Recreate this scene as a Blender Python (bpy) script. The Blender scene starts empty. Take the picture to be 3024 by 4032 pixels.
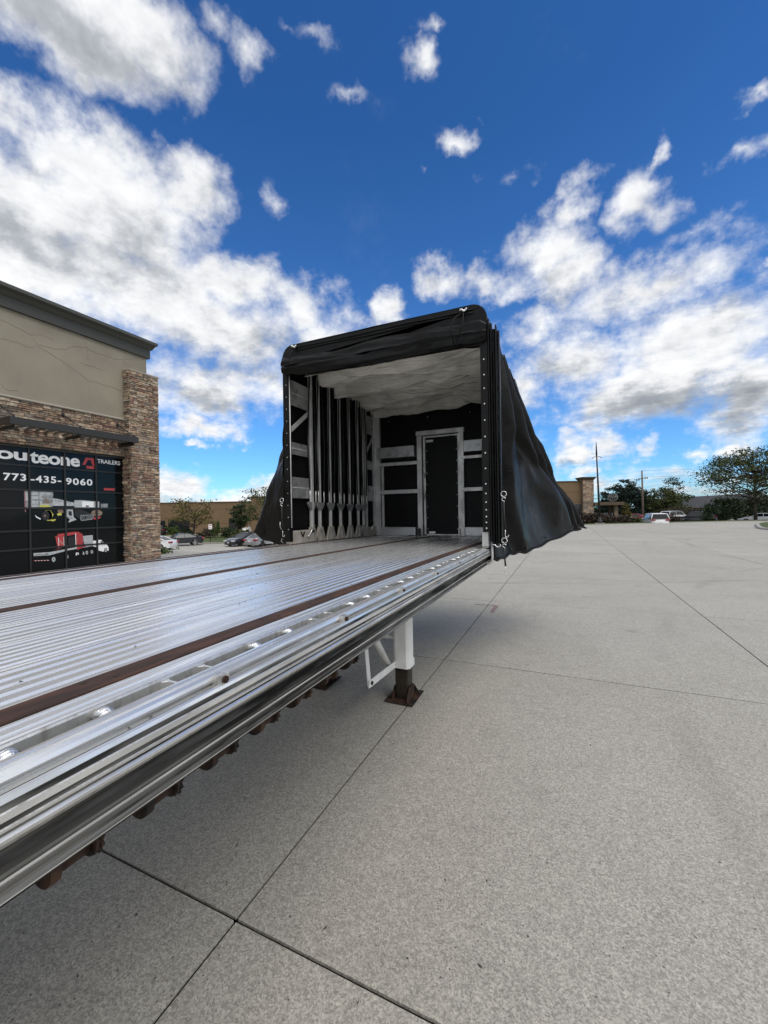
import bpy, math, random
import numpy as np
from mathutils import Vector, Matrix
from mathutils import noise as mn
rnd = random.Random(11)
sc = bpy.context.scene
COL = sc.collection
PI = math.pi
rad = math.radians

# ------------------------------------------------------------------ camera
H = 1.93
YAW, ROL, PIT, FPX = rad(24.09), rad(-0.956), rad(-0.056), 1597.0
CF = Vector((-math.sin(YAW) * math.cos(PIT), math.cos(YAW) * math.cos(PIT), math.sin(PIT)))
_r = Vector((math.cos(YAW), math.sin(YAW), 0)); _u = _r.cross(CF)
CR = _r * math.cos(ROL) + _u * math.sin(ROL)
CU = -_r * math.sin(ROL) + _u * math.cos(ROL)
cam = bpy.data.objects.new('camera', bpy.data.cameras.new('camera'))
COL.objects.link(cam)
m3 = Matrix((CR, CU, -CF)).transposed()
cam.matrix_world = Matrix.Translation((0, 0, H)) @ m3.to_4x4()
cam.data.sensor_fit = 'VERTICAL'
cam.data.sensor_height = 36
cam.data.lens = 36 * FPX / 4032
cam.data.clip_start = 0.05
cam.data.clip_end = 3000
sc.camera = cam


def at(x, y, d=None, Z=None, Y=None, X=None):
    """survey helper: a sight line met with a known depth, level or wall plane"""
    r = CF + CR * ((x - 1512) / FPX) - CU * ((y - 2016) / FPX)
    if d is None:
        d = (Z - H) / r.z if Z is not None else (Y / r.y if Y is not None else X / r.x)
    return Vector((0, 0, H)) + r * d


def azel(x, y):
    r = (CF + CR * ((x - 1512) / FPX) - CU * ((y - 2016) / FPX)).normalized()
    return math.atan2(r.x, r.y), math.asin(r.z)


# ------------------------------------------------------------------ render look
sc.view_settings.view_transform = 'Standard'
sc.view_settings.look = 'None'
sc.view_settings.exposure = 0.12
sc.view_settings.gamma = 1.0
sc.view_settings.use_curve_mapping = False
sc.render.engine = 'CYCLES'
sc.cycles.use_denoising = True
sc.cycles.max_bounces = 6
sc.cycles.diffuse_bounces = 3
sc.cycles.glossy_bounces = 3
sc.cycles.transmission_bounces = 3
sc.cycles.use_adaptive_sampling = True
sc.cycles.adaptive_threshold = 0.02

# ------------------------------------------------------------------ sun and sky
SUN_AZ, SUN_EL = rad(122), rad(56)          # azimuth clockwise from +Y
sd = Vector((math.sin(SUN_AZ) * math.cos(SUN_EL), math.cos(SUN_AZ) * math.cos(SUN_EL), math.sin(SUN_EL)))
sl = bpy.data.lights.new('sun', 'SUN'); sl.energy = 2.0; sl.angle = rad(44); sl.color = (1, .955, .88)
so = bpy.data.objects.new('sun', sl); COL.objects.link(so)
so.rotation_euler = (-sd).to_track_quat('-Z', 'Y').to_euler()

W = bpy.data.worlds.new('World'); sc.world = W; W.use_nodes = True
W.cycles.sampling_method = 'MANUAL'; W.cycles.sample_map_resolution = 512
nt = W.node_tree; N = nt.nodes; L = nt.links; N.clear()


def mnode(op, a, b=None, c=None, clamp=False, tree=None):
    t = tree or nt
    n = t.nodes.new('ShaderNodeMath'); n.operation = op; n.use_clamp = clamp
    for i, v in enumerate((a, b, c)):
        if v is None: continue
        if isinstance(v, (int, float)): n.inputs[i].default_value = v
        else: t.links.new(v, n.inputs[i])
    return n.outputs[0]


def vnode(op, a, b=None, c=None, out=0):
    n = N.new('ShaderNodeVectorMath'); n.operation = op
    for i, v in enumerate((a, b, c)):
        if v is None: continue
        if isinstance(v, (tuple, list)): n.inputs[i].default_value = v
        else: L.new(v, n.inputs[i])
    return n.outputs[out]


def wnoise(vec, scale, detail, rough=.55):
    n = N.new('ShaderNodeTexNoise'); n.inputs['Scale'].default_value = scale
    n.inputs['Detail'].default_value = detail; n.inputs['Roughness'].default_value = rough
    L.new(vec, n.inputs['Vector']); return n


tc = N.new('ShaderNodeTexCoord'); D = tc.outputs['Generated']
sep = N.new('ShaderNodeSeparateXYZ'); L.new(D, sep.inputs[0])
dx, dy, dz = sep.outputs
az = mnode('ARCTAN2', dx, dy)
el = mnode('ARCSINE', dz)
n1 = wnoise(D, 3.2, 3)
n2 = wnoise(D, 13.0, 4, .6)
cmb = N.new('ShaderNodeCombineXYZ'); L.new(az, cmb.inputs[0]); L.new(el, cmb.inputs[1])
w1 = vnode('MULTIPLY_ADD', n1.outputs['Color'], (.20, .13, 0), cmb.outputs[0])
w2 = vnode('MULTIPLY_ADD', n2.outputs['Color'], (.11, .085, 0), w1)
n3 = wnoise(D, 42.0, 3, .6)
w3 = vnode('MULTIPLY_ADD', n3.outputs['Color'], (.035, .028, 0), w2)
AE = vnode('ADD', w3, (-.10 - .055 - .0175, -.065 - .0425 - .014, 0))
# clouds: centre (x, y), radii and weight, surveyed on a 1659 x 2212 sheet
CLOUDS = [
    (90, 40, 300, 150, 1.1), (310, 80, 190, 150, 1.1), (400, 170, 100, 90, .9), (565, 95, 60, 100, .85), (470, 20, 70, 60, .6),
    (695, 40, 65, 65, .75), (640, 10, 60, 40, .5), (60, 270, 150, 100, 1.0), (170, 340, 210, 130, 1.1), (60, 450, 220, 200, 1.1),
    (260, 480, 190, 160, 1.1), (415, 395, 95, 85, 1.0), (300, 640, 260, 150, 1.15), (530, 630, 140, 85, 1.1), (650, 670, 110, 75, 1.0),
    (500, 720, 210, 120, 1.1), (710, 730, 100, 75, .9), (825, 668, 40, 42, .8), (450, 840, 200, 85, 1.0), (600, 820, 110, 90, .8),
    (100, 600, 260, 220, 1.1), (420, 930, 100, 28, .95), (490, 940, 42, 20, .7), (430, 972, 32, 12, .8),
    (400, 1048, 95, 36, 1.0), (480, 1068, 110, 30, .9), (560, 1052, 52, 30, 1.0), (300, 1060, 120, 40, .9),
    (918, 120, 48, 70, .85), (940, 25, 55, 38, .65), (760, 205, 42, 36, .42), (610, 455, 44, 66, .62), (985, 318, 56, 50, .9),
    (1100, 385, 105, 36, .38), (900, 380, 20, 20, .4),
    (1240, 445, 66, 62, .95), (1185, 540, 115, 85, 1.05), (1060, 605, 95, 52, .95), (955, 600, 62, 50, .85), (1250, 590, 90, 80, 1.0),
    (1390, 450, 75, 90, .95), (1435, 340, 25, 50, .7), (1600, 335, 85, 48, .62), (1632, 210, 42, 38, .68), (1470, 525, 80, 42, .5),
    (1640, 590, 52, 25, .8), (1400, 640, 200, 85, 1.0), (1250, 790, 150, 95, 1.05), (1500, 780, 270, 140, 1.15),
    (1360, 850, 240, 80, 1.15), (1620, 840, 210, 110, 1.1), (1150, 720, 85, 55, .7), (1110, 850, 80, 70, .8),
    (1240, 972, 62, 42, 1.0), (1320, 962, 62, 38, .9), (1262, 1018, 32, 15, .9), (1400, 955, 60, 22, .85), (1500, 955, 52, 20, .75),
    (1610, 948, 80, 32, .95), (1450, 1050, 260, 60, .62), (1290, 1045, 80, 30, .7),
    (1150, 1020, 80, 60, .7), (900, 980, 260, 60, .6), (1000, 760, 120, 70, .8)]
DARK = [(170, 90, 240, 95, .75), (60, 530, 190, 80, .8), (270, 500, 110, 80, .7), (330, 590, 150, 50, .5), (500, 780, 200, 60, .5),
        (640, 740, 90, 40, .5), (1430, 870, 300, 52, 1.0), (1210, 650, 110, 32, .6), (1500, 690, 150, 36, .55), (1200, 590, 60, 36, .5),
        (1620, 880, 120, 60, .8), (400, 90, 60, 60, .3), (440, 870, 160, 30, .6), (1470, 1040, 240, 50, .6), (1250, 995, 60, 14, .6),
        (420, 1080, 150, 18, .6), (1180, 800, 90, 40, .5), (100, 360, 100, 30, .4)]


def field(blobs, mode):
    acc = None; BG = 1.32 if mode == 'max' else 1.12
    for (x, y, rx, ry, wgt) in blobs:
        x, y, rx, ry = [v * 3024 / 1659 for v in (x, y, rx, ry)]
        a, e = azel(x, y); a2, e2 = azel(x + rx, y); a3, e3 = azel(x, y - ry)
        ra = math.hypot(a2 - a, (e2 - e) * .5) * BG; re = max(.008, math.hypot(e3 - e, (a3 - a) * .3)) * BG
        v = vnode('MULTIPLY_ADD', AE, (1 / ra, 1 / re, 0), (-a / ra, -e / re, 0))
        ln = vnode('LENGTH', v, out=1)
        b = mnode('MULTIPLY_ADD', ln, -wgt, wgt * 1.0)
        b = mnode('MAXIMUM', b, 0.0)
        acc = b if acc is None else mnode('MAXIMUM' if mode == 'max' else 'ADD', acc, b)
    return acc


S = field(CLOUDS, 'max')
G = field(DARK, 'add')
# plane-projected detail so that low clouds flatten towards the horizon
den = mnode('ADD', dz, .22)
cx = mnode('DIVIDE', dx, den); cyy = mnode('DIVIDE', dy, den)
cc = N.new('ShaderNodeCombineXYZ'); L.new(cx, cc.inputs[0]); L.new(cyy, cc.inputs[1])
f1 = wnoise(cc.outputs[0], 2.6, 9, .62)
shift = vnode('ADD', cc.outputs[0], (-.045, -.02, .02))
f2 = wnoise(shift, 2.6, 6, .62)
f3 = wnoise(D, 7.0, 8, .6)
# out of view, denser white cloud added to neutralise the light
outw = mnode('ABSOLUTE', mnode('ADD', az, .41))
outm = mnode('MULTIPLY', mnode('SMOOTH_MIN', mnode('MAXIMUM', mnode('MULTIPLY_ADD', outw, 4.0, -3.8), 0.0), 1.0, .2), 1.0)
zen = mnode('MAXIMUM', mnode('MULTIPLY_ADD', el, 6.0, -5.9), 0.0)
outm = mnode('MINIMUM', mnode('ADD', outm, zen), 1.0)
S_else = mnode('MULTIPLY', outm, mnode('MAXIMUM', mnode('MULTIPLY_ADD', n1.outputs['Fac'], 5.0, -1.55), 0.0))
S = mnode('MAXIMUM', S, S_else)
dn = mnode('MULTIPLY_ADD', mnode('SUBTRACT', f1.outputs['Fac'], .5), 1.3, S)
dn = mnode('MULTIPLY_ADD', mnode('SUBTRACT', f3.outputs['Fac'], .5), .95, dn)
f4 = wnoise(D, 19.0, 6, .62)
dn = mnode('MULTIPLY_ADD', mnode('SUBTRACT', f4.outputs['Fac'], .5), .75, dn)
al = N.new('ShaderNodeMapRange'); al.interpolation_type = 'SMOOTHSTEP'
al.inputs['From Min'].default_value = .10; al.inputs['From Max'].default_value = .86
L.new(dn, al.inputs['Value'])
# never cloud where the field is empty except for faint wisps
gate = mnode('MULTIPLY', S, 5.0, clamp=True)
alpha = mnode('MULTIPLY', al.outputs[0], mnode('MULTIPLY_ADD', gate, .93, .07))
# shade inside the cloud: lit billows, grey flat undersides
relief = mnode('SUBTRACT', f1.outputs['Fac'], f2.outputs['Fac'])
g = mnode('MULTIPLY_ADD', G, .72, mnode('MULTIPLY', relief, -2.2))
g = mnode('MULTIPLY_ADD', mnode('SUBTRACT', f3.outputs['Fac'], .5), -.42, g)
g = mnode('MULTIPLY_ADD', mnode('SUBTRACT', dn, .55), .16, g)
cr = N.new('ShaderNodeValToRGB'); L.new(mnode('ADD', g, .17), cr.inputs[0])
e = cr.color_ramp.elements
e[0].position = 0.0; e[0].color = (.96, .97, .98, 1)
e[1].position = 1.0; e[1].color = (.29, .315, .355, 1)
q = cr.color_ramp.elements.new(.30); q.color = (.80, .81, .83, 1)
q = cr.color_ramp.elements.new(.62); q.color = (.46, .485, .52, 1)
sky = N.new('ShaderNodeTexSky'); sky.sky_type = 'NISHITA'; sky.sun_disc = False
sky.sun_elevation = SUN_EL; sky.sun_rotation = SUN_AZ
sky.air_density = 1.0; sky.dust_density = .35; sky.ozone_density = 2.2
SKY_K = .10
elr = N.new('ShaderNodeMapRange'); elr.inputs['From Min'].default_value = .0; elr.inputs['From Max'].default_value = .75; L.new(el, elr.inputs['Value'])
hs = N.new('ShaderNodeMix'); hs.data_type = 'RGBA'; hs.blend_type = 'MULTIPLY'; hs.inputs[0].default_value = 1.0   # polarised, deep blue air
tn_ = N.new('ShaderNodeMix'); tn_.data_type = 'RGBA'; L.new(elr.outputs[0], tn_.inputs[0]); tn_.inputs[6].default_value = (.60, 1.12, 1.66, 1); tn_.inputs[7].default_value = (.29, .74, 1.26, 1)
L.new(sky.outputs[0], hs.inputs[6]); L.new(tn_.outputs[2], hs.inputs[7])
sc_c = N.new('ShaderNodeVectorMath'); sc_c.operation = 'SCALE'; L.new(cr.outputs[0], sc_c.inputs[0]); sc_c.inputs['Scale'].default_value = 1.0 / SKY_K
mx = N.new('ShaderNodeMix'); mx.data_type = 'RGBA'
L.new(alpha, mx.inputs[0]); L.new(hs.outputs[2], mx.inputs[6]); L.new(sc_c.outputs[0], mx.inputs[7])
bg = N.new('ShaderNodeBackground'); bg.inputs['Strength'].default_value = SKY_K
L.new(mx.outputs[2], bg.inputs[0])
wo = N.new('ShaderNodeOutputWorld'); L.new(bg.outputs[0], wo.inputs[0])


# ------------------------------------------------------------------ materials
def material(name, base, rough=.6, metal=0.0, spec=.5, var=None, vscale=4.0, vstretch=(1, 1, 1), vdetail=5, vlo=.35, vhi=.65,
             bump=0.0, bscale=30.0, bstretch=(1, 1, 1), rvar=0.0, coords='world', rand=0.0, coat=0.0, bdist=.01):
    m = bpy.data.materials.new(name); m.use_nodes = True
    t = m.node_tree; b = t.nodes['Principled BSDF']
    b.inputs['Base Color'].default_value = (*base, 1); b.inputs['Roughness'].default_value = rough
    b.inputs['Metallic'].default_value = metal; b.inputs['Specular IOR Level'].default_value = spec
    b.inputs['Coat Weight'].default_value = coat; b.inputs['Coat Roughness'].default_value = .08
    if coords == 'world': src = t.nodes.new('ShaderNodeNewGeometry').outputs['Position']
    else: src = t.nodes.new('ShaderNodeTexCoord').outputs['Object']

    def tex(scale, stretch, detail):
        mp = t.nodes.new('ShaderNodeMapping'); mp.inputs['Scale'].default_value = stretch
        t.links.new(src, mp.inputs[0])
        n = t.nodes.new('ShaderNodeTexNoise'); n.inputs['Scale'].default_value = scale; n.inputs['Detail'].default_value = detail
        t.links.new(mp.outputs[0], n.inputs['Vector']); return n
    col = None
    if var is not None:
        n = tex(vscale, vstretch, vdetail)
        mr = t.nodes.new('ShaderNodeMapRange'); mr.inputs['From Min'].default_value = vlo; mr.inputs['From Max'].default_value = vhi
        t.links.new(n.outputs['Fac'], mr.inputs['Value'])
        mix = t.nodes.new('ShaderNodeMix'); mix.data_type = 'RGBA'
        mix.inputs[6].default_value = (*base, 1); mix.inputs[7].default_value = (*var, 1)
        t.links.new(mr.outputs[0], mix.inputs[0]); col = mix.outputs[2]
        if rvar:
            ma = mnode('MULTIPLY_ADD', mr.outputs[0], rvar, rough, tree=t); t.links.new(ma, b.inputs['Roughness'])
    if rand:
        g_ = t.nodes.new('ShaderNodeNewGeometry'); oi = t.nodes.new('ShaderNodeObjectInfo')
        s_ = mnode('ADD', g_.outputs['Random Per Island'], oi.outputs['Random'], tree=t)
        s_ = mnode('FRACT', s_, tree=t)
        v_ = mnode('MULTIPLY_ADD', s_, rand, 1 - rand / 2, tree=t)
        h_ = t.nodes.new('ShaderNodeHueSaturation'); t.links.new(v_, h_.inputs['Value'])
        if col is not None: t.links.new(col, h_.inputs['Color'])
        else: h_.inputs['Color'].default_value = (*base, 1)
        col = h_.outputs[0]
    if col is not None: t.links.new(col, b.inputs['Base Color'])
    if bump:
        n = tex(bscale, bstretch, 4)
        bp = t.nodes.new('ShaderNodeBump'); bp.inputs['Strength'].default_value = bump; bp.inputs['Distance'].default_value = bdist
        t.links.new(n.outputs['Fac'], bp.inputs['Height']); t.links.new(bp.outputs[0], b.inputs['Normal'])
    return m


def concrete_material(name, a, b_, speck=1.0):
    m = bpy.data.materials.new(name); m.use_nodes = True
    t = m.node_tree; bs = t.nodes['Principled BSDF']; bs.inputs['Roughness'].default_value = .85
    bs.inputs['Specular IOR Level'].default_value = .25
    pos = t.nodes.new('ShaderNodeNewGeometry').outputs['Position']

    def noi(s, d, r=.5):
        n = t.nodes.new('ShaderNodeTexNoise'); n.inputs['Scale'].default_value = s; n.inputs['Detail'].default_value = d
        n.inputs['Roughness'].default_value = r; t.links.new(pos, n.inputs['Vector']); return n.outputs['Fac']

    def mr(v, lo, hi, a0=0., a1=1.):
        n = t.nodes.new('ShaderNodeMapRange'); n.inputs['From Min'].default_value = lo; n.inputs['From Max'].default_value = hi
        n.inputs['To Min'].default_value = a0; n.inputs['To Max'].default_value = a1; t.links.new(v, n.inputs['Value']); return n.outputs[0]

    def mix(f, c0, c1):
        n = t.nodes.new('ShaderNodeMix'); n.data_type = 'RGBA'; t.links.new(f, n.inputs[0])
        for i, c in ((6, c0), (7, c1)):
            if isinstance(c, tuple): n.inputs[i].default_value = (*c, 1)
            else: t.links.new(c, n.inputs[i])
        return n.outputs[2]
    c = mix(mr(noi(.45, 6, .6), .3, .7), a, b_)
    c = mix(mr(noi(2.3, 5, .6), .52, .8, 0, .35), c, tuple(x * .72 for x in a))
    # exposed fine aggregate: pale and dark grains
    for sc_v, k0, k1 in ((150, .66, 1.28), (70, .87, 1.10)):
        vg = t.nodes.new('ShaderNodeTexVoronoi'); vg.inputs['Scale'].default_value = sc_v; t.links.new(pos, vg.inputs['Vector'])
        sg_ = t.nodes.new('ShaderNodeSeparateColor'); t.links.new(vg.outputs['Color'], sg_.inputs[0])
        hv = t.nodes.new('ShaderNodeHueSaturation'); t.links.new(c, hv.inputs['Color'])
        t.links.new(mr(sg_.outputs[0], 0, 1, k0, k1), hv.inputs['Value']); c = hv.outputs[0]
    c = mix(mr(noi(100, 4, .8), .56, .70, 0, .6 * speck), c, (.17, .165, .15))
    c = mix(mr(noi(13, 3), .5, .8, 0, .3 * speck), c, (.26, .25, .225))
    vo = t.nodes.new('ShaderNodeTexVoronoi'); vo.inputs['Scale'].default_value = 34; t.links.new(pos, vo.inputs['Vector'])
    dots = mr(vo.outputs['Distance'], .10, .16, 1, 0)
    sp = t.nodes.new('ShaderNodeSeparateColor'); t.links.new(vo.outputs['Color'], sp.inputs[0])
    pick = mnode('GREATER_THAN', sp.outputs[0], .80, tree=t)
    c = mix(mnode('MULTIPLY', mnode('MULTIPLY', dots, pick, tree=t), .85 * speck, tree=t), c, (.045, .045, .045))
    pick2 = mnode('GREATER_THAN', sp.outputs[1], .90, tree=t)
    c = mix(mnode('MULTIPLY', mnode('MULTIPLY', dots, pick2, tree=t), .8 * speck, tree=t), c, (.62, .60, .56))
    # tone of each cast slab
    oi = t.nodes.new('ShaderNodeObjectInfo'); gi = t.nodes.new('ShaderNodeNewGeometry')
    rr = mnode('FRACT', mnode('ADD', oi.outputs['Random'], gi.outputs['Random Per Island'], tree=t), tree=t)
    hv = t.nodes.new('ShaderNodeHueSaturation'); t.links.new(c, hv.inputs['Color']); t.links.new(mr(rr, 0, 1, .94, 1.05), hv.inputs['Value']); c = hv.outputs[0]
    # curved tyre marks left by turning lorries
    for (ax, ay, rr_, k_) in ((22, 3, 19.0, .22), (22, 3, 21.1, .22), (30, 22, 24.5, .26), (30, 22, 26.4, .22), (-6, 30, 19.5, .2), (12, -14, 26.5, .2), (12, -14, 28.4, .18)):
        dn_ = t.nodes.new('ShaderNodeVectorMath'); dn_.operation = 'DISTANCE'; t.links.new(pos, dn_.inputs[0]); dn_.inputs[1].default_value = (ax, ay, 0)
        ad = mnode('ABSOLUTE', mnode('SUBTRACT', dn_.outputs['Value'], rr_, tree=t), tree=t)
        c = mix(mnode('MULTIPLY', mr(ad, .04, .16, k_, 0), mr(noi(.35, 3, .6), .42, .62), tree=t), c, (.12, .115, .11))
    # oil drips
    v2 = t.nodes.new('ShaderNodeTexVoronoi'); v2.inputs['Scale'].default_value = .8; t.links.new(pos, v2.inputs['Vector'])
    c = mix(mnode('MULTIPLY', mr(v2.outputs['Distance'], .05, .16, .35, 0), mr(noi(6, 3), .4, .6), tree=t), c, (.13, .125, .115))
    # sparse old tyre scuffs
    c = mix(mr(noi(.9, 3, .7), .66, .8, 0, .35), c, (.12, .115, .11))
    t.links.new(c, bs.inputs['Base Color'])
    bp = t.nodes.new('ShaderNodeBump'); bp.inputs['Strength'].default_value = .5; bp.inputs['Distance'].default_value = .004
    t.links.new(noi(80, 3), bp.inputs['Height']); t.links.new(bp.outputs[0], bs.inputs['Normal'])
    return m


M = {}
M['concrete'] = concrete_material('concrete', (.372, .352, .308), (.422, .402, .356))
M['joint'] = material('joint_filler', (.03, .027, .024), .95)
M['grass'] = material('grass', (.045, .075, .016), .9, var=(.085, .10, .03), vscale=1.2, bump=.8, bscale=25, bdist=.05)
M['asphalt'] = material('lot_surface', (.20, .195, .18), .9, var=(.25, .24, .22), vscale=.8)
M['kerb'] = material('kerb', (.38, .36, .32), .85, var=(.26, .25, .22), vscale=5)
M['deck'] = material('ribbed_aluminium', (.86, .86, .86), .24, .74, var=(.60, .60, .60), vscale=5, vstretch=(6, .35, 1), vlo=.42, vhi=.72,
                     rvar=.22, bump=.10, bscale=60, bstretch=(5, .3, 1), bdist=.003, rand=.12)
M['groove'] = material('dark_groove', (.40, .40, .39), .5, .5, var=(.24, .235, .22), vscale=6, vstretch=(4, .4, 1), vlo=.35, vhi=.65)  # groove bottoms darker and duller than the rib tops
M['rail'] = material('galvanised_rail', (.80, .80, .79), .22, .72, var=(.48, .48, .47), vscale=9, vstretch=(2, .5, 2), vlo=.45, vhi=.72,
                     rvar=.25, bump=.10, bscale=90, bstretch=(1, .5, 1), bdist=.001)
M['railmott'] = material('mottled_aluminium', (.60, .60, .58), .40, .75, var=(.32, .31, .29), vscale=80, vstretch=(1, .6, .25), vlo=.46, vhi=.72,
                         rvar=.2, bump=.3, bscale=120, bdist=.002)
M['railgrimeshade'] = material('grimy_shaded_rail', (.17, .165, .15), .42, .6, var=(.035, .032, .028), vscale=7, vstretch=(1, .3, 5), vlo=.36, vhi=.58, rvar=.3,
                          bump=.3, bscale=70, bdist=.003)  # grime, darkened further to hold the reflection of dark ground
M['railshade'] = material('rail_shade', (.20, .195, .18), .38, .5, var=(.025, .024, .022), vscale=11, vstretch=(1, .3, 3), vlo=.4, vhi=.6, rvar=.2)  # reflected dark ground and crease shade, held in the colour
M['weld'] = material('weld_bead', (.72, .73, .74), .34, .9, bump=.6, bscale=160, bdist=.003)
M['rust'] = material('rusty_nailer', (.075, .034, .021), .8, .1, var=(.032, .018, .014), vscale=11, vstretch=(3, .5, 1), vlo=.38, vhi=.6, bump=.4, bscale=60, bdist=.003)
M['rustdark'] = material('rusty_steel', (.075, .038, .022), .8, .3, var=(.018, .014, .012), vscale=14, vlo=.4, vhi=.6, bump=.8, bscale=50, bdist=.006)
M['blacksteel'] = material('black_steel', (.012, .012, .012), .35, .3, var=(.04, .03, .022), vscale=9, bump=.2, bscale=30)
M['boltdark'] = material('bolt', (.045, .022, .016), .6, .5)
M['white'] = material('white_paint', (.82, .82, .80), .30, 0, var=(.70, .70, .67), vscale=5, vlo=.45, vhi=.75)
M['frame'] = material('brushed_frame', (.70, .70, .69), .34, .40, var=(.50, .50, .49), vscale=8, vstretch=(1, 1, .5), rvar=.25, bump=.15, bscale=70, bdist=.003)
M['plate'] = material('cast_plate', (.50, .47, .42), .5, .25, var=(.36, .34, .30), vscale=7)
M['kick'] = material('kick_plate', (.52, .53, .54), .45, .75, var=(.20, .20, .20), vscale=6, vlo=.5, vhi=.75)
M['tarp'] = material('black_tarp', (.0044, .0044, .0046), .26, 0, .18, var=(.0085, .0085, .0085), vscale=3, rvar=.18, bump=.35, bscale=5, bdist=.04)
M['tarpmatt'] = material('black_tarp_inside', (.0045, .0045, .005), .75, 0, .12)
M['tarpin'] = material('black_tarp_lining', (.0045, .0045, .005), .5, 0, .2)
M['trim'] = material('tarp_edge_band', (.0045, .0045, .0045), .55, 0, .2)
M['seam'] = material('tarp_seam_edge', (.20, .20, .20), .6)
M['liner'] = material('white_liner', (.74, .72, .66), .62, 0, .35, var=(.50, .48, .43), vscale=2.5, bump=1.0, bscale=2.6, bstretch=(.5, 7, 1), bdist=.10)
M['panel'] = material('black_bulkhead', (.0045, .005, .0055), .5, 0, .16, var=(.007, .007, .008), vscale=3)
M['rod'] = material('dark_rod', (.016, .017, .019), .5, 0, .25)
M['rivet'] = material('rivet', (.75, .75, .73), .3, .6)
M['hook'] = material('bright_hook', (.78, .78, .76), .25, .85)
M['rubber'] = material('bungee_rubber', (.012, .011, .011), .6)
M['stucco'] = material('stucco', (.285, .255, .198), .9, var=(.24, .213, .165), vscale=.9, bump=.35, bscale=70, bdist=.006)
M['crack'] = material('crack_filler', (.315, .283, .222), .9)
M['bronze'] = material('dark_bronze', (.030, .029, .026), .45, .2)
M['cornice'] = material('cornice', (.055, .056, .050), .6)
M['mortar'] = material('mortar', (.24, .21, .17), .95)
M['ledge'] = material('ledge_stone', (.32, .29, .24), .9, bump=.5, bscale=30)
M['glassdark'] = material('tinted_pane', (.005, .006, .007), .10, 0, .20, bump=.03, bscale=1.5, bdist=.05)
M['muntin'] = material('black_mullion', (.010, .010, .010), .45)
M['vinylwhite'] = material('white_vinyl', (.85, .86, .86), .5)
M['vinylred'] = material('red_vinyl', (.42, .045, .05), .5)
M['vinylgrey'] = material('grey_vinyl', (.33, .35, .36), .5, var=(.15, .16, .17), vscale=9)
M['vinylpale'] = material('pale_vinyl', (.50, .52, .53), .5, var=(.38, .40, .42), vscale=12)
M['vinylyellow'] = material('yellow_vinyl', (.55, .52, .10), .5)
M['vinylblack'] = material('black_vinyl', (.012, .012, .013), .5)
M['vinylbrown'] = material('brown_vinyl', (.22, .15, .11), .5)
stone_cols = [(.30, .225, .155), (.205, .150, .105), (.170, .105, .080), (.300, .245, .180), (.150, .125, .100), (.235, .150, .115),
              (.360, .305, .235), (.125, .095, .075), (.200, .175, .145)]
SM = [material('ledge_stone_%s' % n, tuple(min(.8, x * k_) for x, k_ in zip(c, (1.60, 1.50, 1.46))), .9, var=tuple(x * .7 for x in c), vscale=9, bump=.9, bscale=28, bdist=.02, rand=.25)
      for n, c in zip(('tan', 'brown', 'russet', 'sand', 'umber', 'clay', 'cream', 'dark', 'grey'), stone_cols)]
M['farbrown'] = material('tan_wall', (.175, .115, .062), .9, var=(.15, .10, .054), vscale=.3)
M['farbrown2'] = material('brown_fascia', (.085, .058, .036), .8)
M['farstone'] = material('far_stone', (.24, .185, .125), .9, var=(.13, .10, .07), vscale=3.5, vstretch=(1, 1, 3), vlo=.4, vhi=.6)
M['roofdark'] = material('dark_shingle', (.030, .031, .036), .85, var=(.045, .045, .05), vscale=2)
M['bark'] = material('bark', (.075, .058, .045), .95, var=(.04, .032, .026), vscale=6, vstretch=(3, 3, .5), bump=.8, bscale=20, bdist=.02)
M['wood'] = material('pole_wood', (.16, .125, .095), .9, var=(.10, .08, .06), vscale=3, vstretch=(4, 4, .3))
M['polesteel'] = material('dark_pole_steel', (.022, .020, .020), .5, .3)


def leafmat(name, a, b_):
    m = bpy.data.materials.new(name); m.use_nodes = True; t = m.node_tree; bs = t.nodes['Principled BSDF']
    g_ = t.nodes.new('ShaderNodeNewGeometry')
    mix = t.nodes.new('ShaderNodeMix'); mix.data_type = 'RGBA'; mix.inputs[6].default_value = (*a, 1); mix.inputs[7].default_value = (*b_, 1)
    t.links.new(g_.outputs['Random Per Island'], mix.inputs[0]); t.links.new(mix.outputs[2], bs.inputs['Base Color'])
    bs.inputs['Roughness'].default_value = .65; bs.inputs['Specular IOR Level'].default_value = .25
    bs.inputs['Transmission Weight'].default_value = 0
    return m


M['leafdark'] = leafmat('dark_leaf', (.012, .024, .010), (.040, .060, .022))
M['leafolive'] = leafmat('olive_leaf', (.030, .044, .013), (.085, .092, .028))
M['leafgold'] = leafmat('golden_leaf', (.050, .055, .014), (.150, .115, .032))
M['leafgreen'] = leafmat('green_leaf', (.030, .055, .012), (.080, .115, .028))
M['leafpurple'] = leafmat('purple_brown_leaf', (.030, .022, .018), (.070, .055, .040))
M['leafspruce'] = leafmat('spruce_needle', (.010, .022, .018), (.030, .048, .036))


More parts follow.
